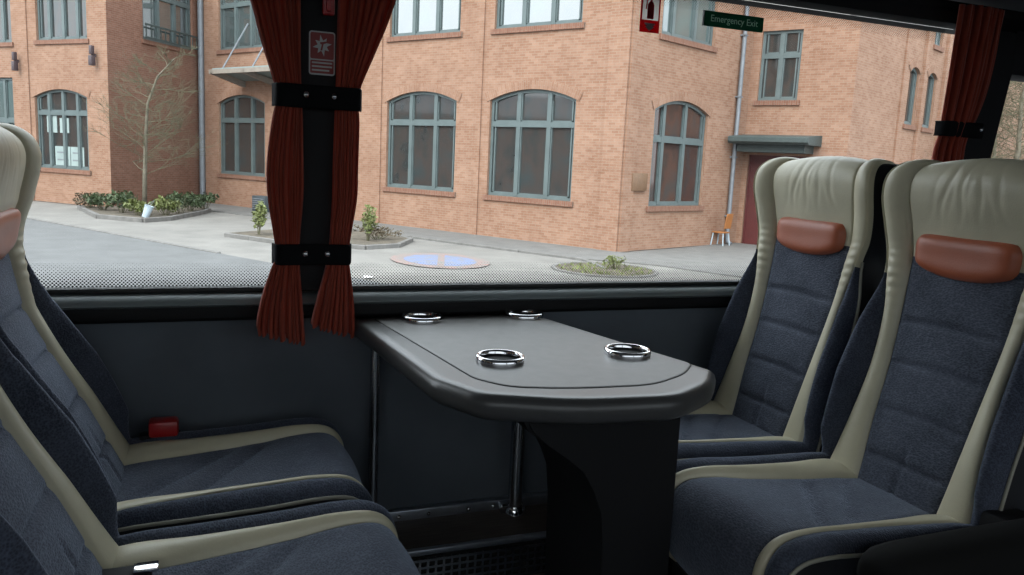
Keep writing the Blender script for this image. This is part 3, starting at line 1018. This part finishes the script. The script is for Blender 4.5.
def make_window(w, hs, hc, mull, trans, pm, arched=True, rail=False):
    """a teal framed window (mesh) with panes, brick sill and brick arch as its own pieces"""
    bm = bmesh.new()
    ol = arch_outline(w, hs, hc)
    il = []
    n = len(ol); T = .10
    for i in range(n):
        a, b, c = Vector(ol[i-1]), Vector(ol[i]), Vector(ol[(i+1) % n])
        t1 = (b-a).normalized(); t2 = (c-b).normalized()
        n1 = Vector((-t1.y, t1.x)); n2 = Vector((-t2.y, t2.x))
        m = (n1+n2); k = T/max(.3, m.dot(n1))
        il.append((b.x+m.x*k, b.y+m.y*k))
    for y0, y1 in ((.10, .19),):
        A = [bm.verts.new((x, y0, z)) for x, z in ol]; B = [bm.verts.new((x, y0, z)) for x, z in il]; C2 = [bm.verts.new((x, y1, z)) for x, z in il]
        for k in range(n):
            j = (k+1) % n
            bm.faces.new((A[k], A[j], B[j], B[k])); bm.faces.new((B[k], B[j], C2[j], C2[k]))
    def top_at(x):
        if hc <= hs: return hs-T*.5
        h = hc-hs; r = (w*w/4+h*h)/(2*h)
        return hc-r+math.sqrt(max(0, r*r-(x-w/2)**2))-T*.5
    for x in mull:
        add_box(bm, x-.075, x+.075, .085, .19, .04, top_at(x))
    for z in trans:
        add_box(bm, .04, w-.04, .09, .19, z-.09, z+.09)
    # slim sash frames in every light
    xs = [T-.01]+[m for m in mull]+[w-T+.01]
    for a, b in zip(xs, xs[1:]):
        zs = [T-.01]+list(trans)+[None]
        for c, d in zip(zs, zs[1:]):
            a2 = a+.065; b2 = b-.065
            lo = c+(.08 if c in trans else 0); hi = (d-.08) if d is not None else min(top_at(a2), top_at(b2))-.04
            for q in ((a2, a2+.05, lo, hi), (b2-.05, b2, lo, hi), (a2, b2, lo, lo+.05)):
                add_box(bm, q[0], q[1], .12, .19, q[2], q[3])
    fr = bm_obj('window', bm, M['teal'], bld)
    bm = bmesh.new()
    vs = [bm.verts.new((x, .175, z)) for x, z in ol]; bm.faces.new(vs)
    bmesh.ops.triangulate(bm, faces=bm.faces)
    bm_obj('pane', bm, pm, fr)
    # rowlock brick sill
    V = []; 
    bm = bmesh.new(); add_box(bm, -.12, w+.12, -.07, .10, -.17, 0)
    sill = bm_obj('sill', bm, M['brickred_shade'], fr)
    uvm = sill.data.uv_layers.new(name='UVMap')
    for lp in sill.data.loops:
        co = sill.data.vertices[lp.vertex_index].co
        uvm.data[lp.index].uv = (co.z*1.0, co.x)
    if hc > hs:
        h = hc-hs; r = (w*w/4+h*h)/(2*h); cz = hc-r; a0 = math.asin((w/2)/r)+.03
        V, UV, F = [], [], []
        N = 20
        for k in range(N+1):
            a = a0-2*a0*k/N
            for rr, y in ((r, .02), (r, -.025), (r+.30, -.025), (r+.30, .0)):
                V.append((w/2+rr*math.sin(a), y, cz+rr*math.cos(a))); UV.append(((rr-r)+5, a*r+20))
        for k in range(N):
            for j in range(3):
                i = k*4+j; F.append((i, i+4, i+5, i+1)[::-1])
        mesh_obj('brick_arch', V, F, M['brick'], fr, uvs=UV)
    return fr
def place_window(kind, P, d, s, z):
    if kind in WINCACHE:
        o = WINCACHE[kind].copy(); COL.objects.link(o)
        for ch in WINCACHE[kind].children:
            c = ch.copy(); COL.objects.link(c); c.parent = o
    else:
        args = {'arch': (3.45, 3.18, 3.52, (1.17, 2.40), (2.40,), M['pane']),
                'upper': (3.45, 2.75, 2.75, (1.15, 2.30), (1.9,), M['panesky']),
                'archA': (3.20, 2.92, 3.22, (.75, 1.62, 2.50), (2.27,), M['pane']),
                'flatA': (3.20, 3.69, 3.69, (.75, 1.62, 2.50), (1.9,), M['paneteal']),
                'upperA': (3.05, 2.75, 2.75, (.70, 1.55, 2.40), (1.9,), M['pane']),
                'archE': (3.13, 3.05, 3.40, (.66, 1.90), (2.12,), M['panewarm']),
                'small': (1.43, 2.40, 2.40, (.715,), (1.55,), M['pane']),
                'slim': (1.05, 1.95, 2.15, (), (), M['pane']),
                'low': (.9, 2.1, 2.1, (.45,), (1.2,), M['paneteal'])}[kind]
        o = make_window(*args)
        WINCACHE[kind] = o
    o.location = (P.x+d.x*s-BASE.x, P.y+d.y*s-BASE.y, z-BASE.z)
    o.rotation_euler = (0, 0, math.atan2(d.y, d.x))
    return o
H = 9.2
def hole(s, w, zb, zs, zc): return (s, s+w, zb, zs, zc)
# main facade D
holes = []; put = []
for s in (-21.17, -15.55, -10.22, -5.26):
    holes.append(hole(s, 3.45, -.12, 3.06, 3.40)); put.append(('arch', s, -.12))
    holes.append(hole(s+.05, 3.45, 5.37, 8.12, 8.12)); put.append(('upper', s+.05, 5.37))
facade(K, dD, -22.7, 0, GZ, H, holes, M['brick'], pil=((-.72, -.0, .07), (-5.95, -5.62, .05), (-10.85, -10.5, .05)))
for k, s, z in put: place_window(k, K, dD, s, z)
# left wing A
dA = Vector((.69, -.724)).normalized()
holes = []
for k, s, w, zb, zs, zc in (('archA', -4.45, 3.2, -.12, 2.80, 3.10), ('flatA', -9.03, 3.2, -.12, 3.57, 3.57), ('upperA', -4.17, 3.05, 5.05, 7.8, 7.8), ('upperA', -8.80, 3.05, 5.0, 7.75, 7.75),
                            ('archA', -13.8, 3.2, -.12, 2.80, 3.10), ('upperA', -13.7, 3.05, 5.05, 7.8, 7.8)):
    holes.append(hole(s, w, zb, zs, zc)); place_window(k, AB, dA, s, zb)
facade(AB, dA, -20, 0, GZ, H, holes, M['brick'], pil=((-4.98, -4.72, .05),))
# recessed side wall B
facade(AB, dB, 0, LB, GZ, H, [hole(2.17, 3.45, 5.35, 8.1, 8.1)], M['brickred_shade'], thick=.02, reveal=.2)  # shade on this wall is painted in as darker brick
place_window('upper', AB, dB, 2.17, 5.35)
# return wall E
holes = []
for k, s, w, zb, zs, zc in (('archE', 1.48, 3.13, -.15, 2.90, 3.25), ('upperE', 1.52, 3.1, 5.15, 7.9, 7.9)):
    holes.append(hole(s, w, zb, zs, zc))
facade(K, dE, 0, 7.2, GZ, H, holes, M['brick'], pil=((0, .55, .07),))
place_window('archE', K, dE, 1.48, -.15); WINCACHE.pop('upperA')
WINCACHE['upperE'] = make_window(3.1, 2.75, 2.75, (.75, 2.0), (1.9,), M['paneteal'])
up = WINCACHE['upperE']; up.location = (K.x+dE.x*1.52-BASE.x, K.y+dE.y*1.52-BASE.y, 5.15-BASE.z); up.rotation_euler = (0, 0, math.atan2(dE.y, dE.x))
# door bay F
facade(E2, dD, 0, 3.62, GZ, H, [hole(.32, 1.43, 3.62, 6.02, 6.02), hole(.20, 2.15, GZ, 1.70, 1.70)], M['brick'])
place_window('small', E2, dD, .32, 3.62)
# long wing G running away to the right
holes = []
for k, s, w, zb, zs, zc in (('slim', 4.95, 1.05, 3.15, 5.10, 5.30), ('slim', 6.95, 1.05, 3.15, 5.10, 5.30), ('low', 7.2, .9, 6.35, 8.45, 8.45), ('low', 5.2, .9, 6.95, 9.05, 9.05), ('slim', 9.3, 1.05, 3.15, 5.10, 5.30), ('slim', 6.95, 1.05, -.3, 1.65, 1.85)):
    holes.append(hole(s, w, zb, zs, zc)); place_window(k, F2, dE, s, zb)
facade(F2, dE, 0, 42, GZ, H, holes, M['brick'], pil=((4.2, 4.45, .06), (6.15, 6.4, .12), (8.6, 8.9, .12)))

def part_box(name, P, d, b, mat, bev=0):
    o = box_obj(name, b, mat, bld, bev)
    o.location = (P.x-BASE.x, P.y-BASE.y, -BASE.z); o.rotation_euler = (0, 0, math.atan2(d.y, d.x))
    return o
def part_tube(name, P, d, pts, r, mat, n=10):
    o = tube_obj(name, pts, r, mat, bld, n)
    o.location = (P.x-BASE.x, P.y-BASE.y, -BASE.z); o.rotation_euler = (0, 0, math.atan2(d.y, d.x))
    return o
# roof slabs (flat copings over each run)
part_box('coping', K, dD, (-22.7, .15, -.2, .6, H, H+.25), M['zinc'])
part_box('coping', AB, dA, (-20, .15, -.2, .6, H, H+.25), M['zinc'])
part_box('coping', F2, dE, (-.15, 42, -.2, .6, H, H+.25), M['zinc'])
# main red door under its canopy
dr = part_box('door', E2, dD, (.20, 2.35, .14, .20, GZ, 1.70), M['doorred'])
bm = bmesh.new()
for x in (.22, 1.26, 2.29): add_box(bm, x, x+.05, .10, .15, GZ, 1.69)
add_box(bm, .22, 2.33, .10, .15, 1.36, 1.44); add_box(bm, .22, 2.33, .10, .15, 1.62, 1.70)
bm_obj('door_frame', bm, M['doorred'], dr)
box_obj('door_handle', (1.18, 1.22, .05, .10, -.60, -.30), M['steel'], dr)
box_obj('door_notice', (.95, 1.20, .09, .105, 1.49, 1.55), M['white'], dr)
bm = bmesh.new()
add_prism(bm, [(0, 2.05), (0, 2.42), (-1.42, 2.30), (-1.50, 2.26), (-1.50, 2.12), (-1.40, 2.05)], -.02, 2.75, 'yz')
cn = bm_obj('door_canopy', bm, M['canopy'], bld)
cn.location = (E2.x-BASE.x, E2.y-BASE.y, -BASE.z); cn.rotation_euler = (0, 0, math.atan2(dD.y, dD.x))
box_obj('canopy_fascia', (0.15, 2.5, -1.0, 0, 1.78, 2.05), M['canopy'], cn)
# drainpipes
def drain(P, d, s, z0, z1, r=.075):
    o = part_tube('drainpipe', P, d, [(s, -.12, z1), (s, -.12, z0+.25), (s, -.14, z0+.1), (s, -.3, z0+.02)], r, M['zinc'], 12)
    bm = bmesh.new()
    for z in np.arange(z0+1.0, z1, 2.1): add_box(bm, s-.1, s+.1, -.2, 0, z, z+.05)
    b = bm_obj('pipe_clip', bm, M['zinc'], o)
drain(K, dE, 6.35, GZ, H)
drain(K, dD, -22.35, GZ, H, .13)
# bronze plaque, wall lamps
part_box('plaque', K, dE, (.42, 1.20, -.10, 0, .33, .88), M['plaque'], .01)
for s, z in ((-.60, 4.40), (-5.30, 4.22)):
    lb = part_box('wall_lamp', AB, dA, (s-.04, s+.04, -.22, -.05, z-.06, z+.06), M['lamp'])
    box_obj('lamp_shade', (s-.09, s+.09, -.32, -.12, z-.40, z-.02), M['lamp'], lb, .02)
    box_obj('lamp_shade', (s-.07, s+.07, -.30, -.14, z+.02, z+.36), M['lamp'], lb, .02)
# posters in the ground floor window of the left wing
for s, z0, z1, wd in ((-3.50, -.05, .80, .92), (-2.54, -.05, .80, .80), (-3.95, 1.35, 2.05, .62), (-3.15, 1.35, 1.95, .55)):
    pp = part_box('poster', AB, dA, (s, s+wd, .150, .168, z0, z1), M['poster'])
    if z1 < 1:
        for zz in (.25, .55):
            box_obj('poster_text', (s+.12, s+wd-.12, .146, .150, zz-.03, zz+.03), M['zinc'], pp)
# balustrade in front of the recessed wall's upper window
bm = bmesh.new()
for z in (5.40, 5.92): add_box(bm, 2.1, 5.7, -.20, -.15, z, z+.07)
for k in range(12): add_box(bm, 2.12+k*.322, 2.15+k*.322, -.19, -.16, 5.4, 5.95)
bl_ = bm_obj('balustrade', bm, M['canopy'], bld)
bl_.location = (AB.x-BASE.x, AB.y-BASE.y, -BASE.z); bl_.rotation_euler = (0, 0, math.atan2(dB.y, dB.x))
# glass entrance canopy hung by rods on the main facade, behind the left curtain
bm = bmesh.new()
add_prism(bm, [(0, 3.98), (0, 4.08), (-1.5, 4.36), (-1.5, 4.28)], -19.3, -14.6, 'yz')
gc = bm_obj('glass_canopy', bm, M['paleglass'], bld)
gc.location = (K.x-BASE.x, K.y-BASE.y, -BASE.z); gc.rotation_euler = (0, 0, math.atan2(dD.y, dD.x))
bm = bmesh.new()
for s in (-19.2, -17.0, -14.8): add_prism(bm, [(0, 3.72), (0, 3.95), (-1.6, 4.26), (-1.6, 4.12)], s-.1, s+.1, 'yz')
add_box(bm, -19.4, -14.5, -1.6, -1.48, 4.12, 4.30)
bm_obj('canopy_beam', bm, M['oakbeam'], gc)
bm = bmesh.new()
for s in (-18.9, -16.8, -14.8): add_tube(bm, [(s, -1.3, 4.3), (s, 0, 6.4)], .035, 6)
bm_obj('canopy_rod', bm, M['zinc'], gc)

# ================================================================== OUTSIDE: SMALL THINGS
# orange chair by the drainpipe
ch = empty('wooden_chair', (17.22, 23.75, GZ+.012), math.radians(205))
tag(ch, 'small orange wooden chair standing by the drainpipe and red door', 'chair')
box_obj('seat', (-.23, .23, -.23, .23, .44, .48), M['chairwood'], ch, .01)
m = Matrix.Translation((0, .21, .48)) @ Matrix.Rotation(-.14, 4, 'X')
bm = bmesh.new(); add_box(bm, -.22, .22, -.015, .015, .12, .66, bev=.012, mat=m)
bm_obj('backrest', bm, M['chairwood'], ch)
for sx in (-1, 1):
    for sy in (-1, 1):
        tube_obj('leg', [(sx*.19, sy*.19, .45), (sx*.23, sy*.24, 0)], .022, M['pail'], ch, 8)
# pail in the planting bed, vent box by the wall
pl = empty('pail', (-1.78, 30.42, GZ+.1), 0)
tag(pl, 'pale blue pail tipped among the shrubs under the bare tree', 'pail')
bm = bmesh.new(); add_lathe(bm, [(.001, 0), (.11, 0), (.15, .42), (.165, .43), (.14, .42), (.10, .02), (.001, .02)], (0, 0, 0), 20)
bmesh.ops.rotate(bm, matrix=Matrix.Rotation(.35, 3, 'Y'), verts=bm.verts)
bm_obj('bucket', bm, M['pail'], pl, smooth=True, angle=.6)
tube_obj('handle', [(-.02, -.16, .36), (.16, -.20, .50), (.30, 0, .58), (.26, .16, .50), (.12, .16, .36)], .008, M['zinc'], pl, 6)
vb = empty('vent_cabinet', (2.5, 35.6, GZ), math.atan2(dD.y, dD.x))
tag(vb, 'dark blue grey metal cabinet at the wall foot beside the left curtain', 'cabinet')
box_obj('body', (-.45, .45, -.25, .25, 0, .66), M['ventbox'], vb, .02)
bm = bmesh.new()
for k in range(6): add_box(bm, -.38, .38, -.27, -.25, .1+k*.085, .14+k*.085)
bm_obj('louvre', bm, M['zinc'], vb)
pp = mesh_obj('paper_scrap', [(3.2, 16.8, GZ+.012), (3.38, 16.74, GZ+.03), (3.46, 16.95, GZ+.014), (3.28, 17.0, GZ+.04), (3.33, 16.86, GZ+.05)], [(0, 1, 4), (1, 2, 4), (2, 3, 4), (3, 0, 4)], M['white'])
tag(pp, 'white paper scrap lying on the paving right of the curtains', 'litter')

def leaves(name, centers, n, size, mat, parent, flat=0.):
    V = []; F = []
    rnd = random.Random(len(name)*31 + len(centers)*7 + n)
    for _ in range(n):
        c, r = rnd.choice(centers)
        while True:
            q = Vector((rnd.uniform(-1, 1), rnd.uniform(-1, 1), rnd.uniform(-1, 1)))
            if .25 < q.length < 1: break
        p = Vector(c)+Vector((q.x*r[0], q.y*r[1], q.z*r[2]))
        if p.z < .02: p.z = .02+rnd.random()*.1
        a = Vector((rnd.gauss(0, 1), rnd.gauss(0, 1), rnd.gauss(0, .8))).normalized()
        b = a.cross(Vector((rnd.gauss(0, 1), rnd.gauss(0, 1), rnd.gauss(0, 1)))).normalized()
        L = size*rnd.uniform(.6, 1.4)
        o = len(V)
        V += [p-a*L, p+b*L*.4, p+a*L, p-b*L*.4]
        F.append((o, o+1, o+2, o+3))
    return mesh_obj(name, V, F, mat, parent)
def shrub(loc, rx, ry, h, n, mat, label, cat='shrub', group=None, leaf=.05):
    r = empty('shrub', loc)
    tag(r, label, cat, group)
    rnd = random.Random(int(loc[0]*100)+int(loc[1]*37))
    bm = bmesh.new(); cs = []
    for k in range(9):
        a = rnd.uniform(0, 2*PI); q = rnd.uniform(.2, 1)
        tip = Vector((rx*q*math.cos(a), ry*q*math.sin(a), h*rnd.uniform(.55, 1)))
        add_tube(bm, [(tip.x*.2, tip.y*.2, 0), (tip.x*.6, tip.y*.6, tip.z*.6), tip], [.012, .009, .004], 5)
        cs.append((tip*.82, (rx*.42, ry*.42, h*.34)))
    bm_obj('stems', bm, M['twig'], r)
    leaves('leaves', cs, n, leaf, mat, r)
    return r
# planting bed with kerb on the left
BED = [(-4.4, 35.2), (-3.3, 31.0), (-1.8, 29.7), (-1.0, 30.6), (.1, 33.9), (.35, 35.2), (-.3, 38.0), (-2.6, 35.6)]
bm = bmesh.new(); add_prism(bm, BED, GZ-.05, GZ+.10, 'xy')
struct(bm_obj('bed_ground', bm, M['soil']))
kerb(BED[:6], 'kerb', .14, .13)
L = [(-4.25, 34.6, .55, .7, M['leafb'], 'brownish low shrub at the far left end of the planting bed'),
     (-3.65, 33.4, .60, .85, M['leaf'], 'dark green shrub second from the left end of the planting bed'),
     (-2.95, 32.3, .62, .95, M['leaf'], 'tall dark green shrub left of the bare tree trunk'),
     (-2.35, 31.2, .50, .75, M['leafl'], 'yellow green shrub in front of the bare tree, left of the pale pail'),
     (-1.45, 31.4, .55, .80, M['leafl'], 'yellow green shrub just right of the pale pail'),
     (-1.0, 32.6, .60, .95, M['leaf'], 'dark green shrub behind the bed kerb, midway between tree and drainpipe'),
     (-.65, 33.9, .60, .85, M['leaf'], 'dark green shrub second from the drainpipe end of the bed'),
     (-.10, 35.0, .50, .80, M['leaf'], 'dark green shrub nearest the thick left drainpipe')]
for x, y, r, h, mt, lb in L:
    shrub((x+.3, y, GZ+.10), r, r, h*.74, 520, mt, lb, group='shrubs in the kerbed planting bed', leaf=.075)
# beds behind the middle curtains
bm = bmesh.new(); add_prism(bm, [(.7, 25.4), (2.0, 23.6), (4.3, 22.3), (5.3, 22.8), (6.1, 24.4), (5.6, 26.4), (3.0, 27.6)], GZ-.05, GZ+.08, 'xy')
struct(bm_obj('bed_ground', bm, M['soil']))
kerb([(5.6, 26.4), (6.15, 24.4), (5.35, 22.75), (4.3, 22.2), (2.0, 23.5), (.7, 25.3)], 'kerb', .14, .10)
shrub((1.62, 25.0, GZ+.08), .36, .36, .95, 420, M['leafl'], 'upright yellow green shrub beside the left curtain', leaf=.07)
shrub((4.62, 23.6, GZ+.08), .32, .32, .95, 320, M['leafl'], 'upright yellow green shrub just right of the right curtain', leaf=.065)
shrub((5.0, 24.0, GZ+.08), .75, .70, .40, 420, M['leafb'], 'low brown twiggy ground shrub right of the curtains', leaf=.05)
# round weedy patch near the bus
bm = bmesh.new(); add_prism(bm, [(9.55+1.25*math.cos(a)*1.0, 17.9+1.25*math.sin(a)) for a in np.linspace(0, 2*PI, 28)[:-1]], GZ-.05, GZ+.012, 'xy')
struct(bm_obj('patch_ground', bm, M['soil']))
kerb([(9.55+1.32*math.cos(a), 17.9+1.32*math.sin(a)) for a in np.linspace(0, 2*PI, 15)], 'kerb', .10, .03)
gr = leaves('grass', [((9.55+.8*math.cos(a), 17.9+.8*math.sin(a), GZ+.06), (.5, .5, .05)) for a in np.linspace(0, 6, 9)], 10, .06, M['leafl'], None)
bpy.data.objects.remove(gr)
V = []; F = []; rnd = random.Random(5)
for k in range(420):
    a = rnd.uniform(0, 2*PI); q = 1.2*math.sqrt(rnd.random()); x, y = 9.55+q*math.cos(a), 17.9+q*math.sin(a)
    hh = rnd.uniform(.02, .10); a = rnd.uniform(0, 2*PI); o = len(V)
    V += [(x-.03*math.cos(a), y-.03*math.sin(a), GZ), (x+.03*math.cos(a), y+.03*math.sin(a), GZ), (x+rnd.uniform(-.06, .06), y+rnd.uniform(-.06, .06), GZ+hh)]
    F.append((o, o+1, o+2))
gr = mesh_obj('grass', V, F, M['leafl']); gr['kind'] = 'stuff'
shrub((9.9, 18.0, GZ), .28, .28, .36, 160, M['leafl'], 'small yellow flowering weed in the round grassy patch', cat='plant', leaf=.05)

# bare tree
def tree(name, loc, trunk, seed, depth, mat, label, spread=.65, r0=.09, up=.25, first=1.4, tips=None, ln0=1.5, NK=30):
    r = empty(name, loc); tag(r, label, 'tree')
    rnd = random.Random(seed)
    bt = bmesh.new(); bb = bmesh.new()
    n = len(trunk)
    add_tube(bt, trunk, [r0*(1-.8*i/(n-1)) for i in range(n)], 8)
    def grow(p, d, L, rad, lev):
        pts = [p]; q = p.copy(); dd = d.copy()
        for k in range(3):
            dd = (dd+Vector((rnd.gauss(0, .16), rnd.gauss(0, .16), rnd.gauss(.03, .12)))).normalized()
            q = q+dd*L/3; pts.append(q.copy())
        add_tube(bb, pts, [rad, rad*.8, rad*.65, rad*.45], 4 if lev > 0 else 5, caps=False)
        if lev < depth:
            for k in range(rnd.choice((3, 4, 5))):
                t = pts[rnd.choice((1, 2, 2, 3))]
                nd = (dd+Vector((rnd.gauss(0, spread), rnd.gauss(0, spread), rnd.gauss(up*.4, spread*.6)))).normalized()
                grow(t, nd, L*rnd.uniform(.5, .75), max(.004, rad*.6), lev+1)
    T = [Vector(p) for p in trunk]
    tot = T[-1].z
    for k in range(NK):
        z = first+(tot-first)*(k/(NK-1))
        i = max(j for j in range(n-1) if T[j].z <= z)
        f = min(1, (z-T[i].z)/(T[i+1].z-T[i].z)); p = T[i].lerp(T[i+1], f)
        a = k*2.4+rnd.uniform(-.4, .4)
        L = ln0*(1.15-.75*k/(NK-1))
        d = Vector((math.cos(a), math.sin(a), up+rnd.uniform(-.15, .35))).normalized()
        grow(p, d, L*.8, .015, 0)
    bm_obj('trunk', bt, M['bark'], r, smooth=True)
    bm_obj('branches', bb, M['twig'], r)
    return r
tree('bare_tree', (-1.95, 33.0, GZ+.08), [(0, 0, 0), (.05, 0, 1.5), (.12, 0, 3.0), (.2, 0, 4.0), (.55, 0, 5.0), (1.15, 0, 5.7)], 3, 3, M['twig'],
     'slender bare tree rising from the planting bed before the brick corner', ln0=1.75)
for i, (x, y, sd, lab) in enumerate(((31.0, 23.6, 11, 'tangled bare tree seen through the far right window, in front of the long brick wing'),
                         (36.0, 28.6, 12, 'thin bare tree behind the tangled one, seen through the far right window'))):
    tree('bare_tree', (x, y, GZ), [(0, 0, 0), (.1, .1, 2), (.3, 0, 4), (.2, .1, 6), (.3, 0, 7.5)], sd, 3, M['twig'], lab, ln0=2.9, r0=.16, first=.8, spread=.8, NK=70)

# workshop down the street that the window panes mirror
ob = empty('opposite_building', (-40, 25, GZ), PI/2)
tag(ob, 'gabled brick workshop down the street, mirrored in the arched window panes', 'building')
V = [(-40, -4, 0), (40, -4, 0), (40, 4, 0), (-40, 4, 0), (-40, -4, 6.6), (40, -4, 6.6), (40, 4, 6.6), (-40, 4, 6.6)]
mesh_obj('wall', V, [(2, 3, 7, 6), (0, 1, 5, 4), (1, 2, 6, 5), (3, 0, 4, 7)], M['oppbrick'], ob, uvs=[(v[0]+v[1]+50, v[2]) for v in V])
bm = bmesh.new(); add_prism(bm, [(-4.6, 6.5), (4.6, 6.5), (0, 8.8)], -40.5, 40.5, 'yz'); bm_obj('roof', bm, M['zinc'], ob)

# ================================================================== LIGHT, CAMERA
w = bpy.data.worlds.new('overcast'); SC.world = w; w.use_nodes = True
nt = w.node_tree; nt.nodes.clear()
tc = nt.nodes.new('ShaderNodeTexCoord'); sp = nt.nodes.new('ShaderNodeSeparateXYZ'); rp = nt.nodes.new('ShaderNodeValToRGB')
bg = nt.nodes.new('ShaderNodeBackground'); wo = nt.nodes.new('ShaderNodeOutputWorld')
nt.links.new(tc.outputs['Generated'], sp.inputs[0]); nt.links.new(sp.outputs[2], rp.inputs[0]); nt.links.new(rp.outputs[0], bg.inputs[0]); nt.links.new(bg.outputs[0], wo.inputs[0])
e = rp.color_ramp.elements
e[0].position = 0; e[0].color = (.62, .66, .70, 1)
e[1].position = .9; e[1].color = (.86, .94, 1.0, 1)
bg.inputs[1].default_value = 2.3
sun = bpy.data.lights.new('sun', 'SUN'); sun.energy = 2.2; sun.angle = math.radians(50); sun.color = (1, .96, .9)
so = bpy.data.objects.new('sun', sun); COL.objects.link(so)
so.rotation_euler = Vector((.62, .55, -.75)).to_track_quat('-Z', 'Y').to_euler()

cam = bpy.data.cameras.new('camera'); co = bpy.data.objects.new('camera', cam); COL.objects.link(co)
yaw, pitch, roll = math.radians(21.5), math.radians(8.9407), math.radians(2.7138)
fw = Vector((math.sin(yaw)*math.cos(pitch), math.cos(yaw)*math.cos(pitch), -math.sin(pitch)))
r0 = Vector((math.cos(yaw), -math.sin(yaw), 0)); u0 = r0.cross(fw)
r = r0*math.cos(roll)+u0*math.sin(roll); u = u0*math.cos(roll)-r0*math.sin(roll)
co.matrix_world = Matrix(((r.x, u.x, -fw.x, 0), (r.y, u.y, -fw.y, 0), (r.z, u.z, -fw.z, EYE), (0, 0, 0, 1)))
cam.sensor_width = 36; cam.lens = 36*800/1024; cam.clip_start = .02; cam.clip_end = 500
SC.camera = co
SC.cycles.max_bounces = 10; SC.cycles.transparent_max_bounces = 16
SC.cycles.sample_clamp_indirect = 6
SC.cycles.use_denoising = True
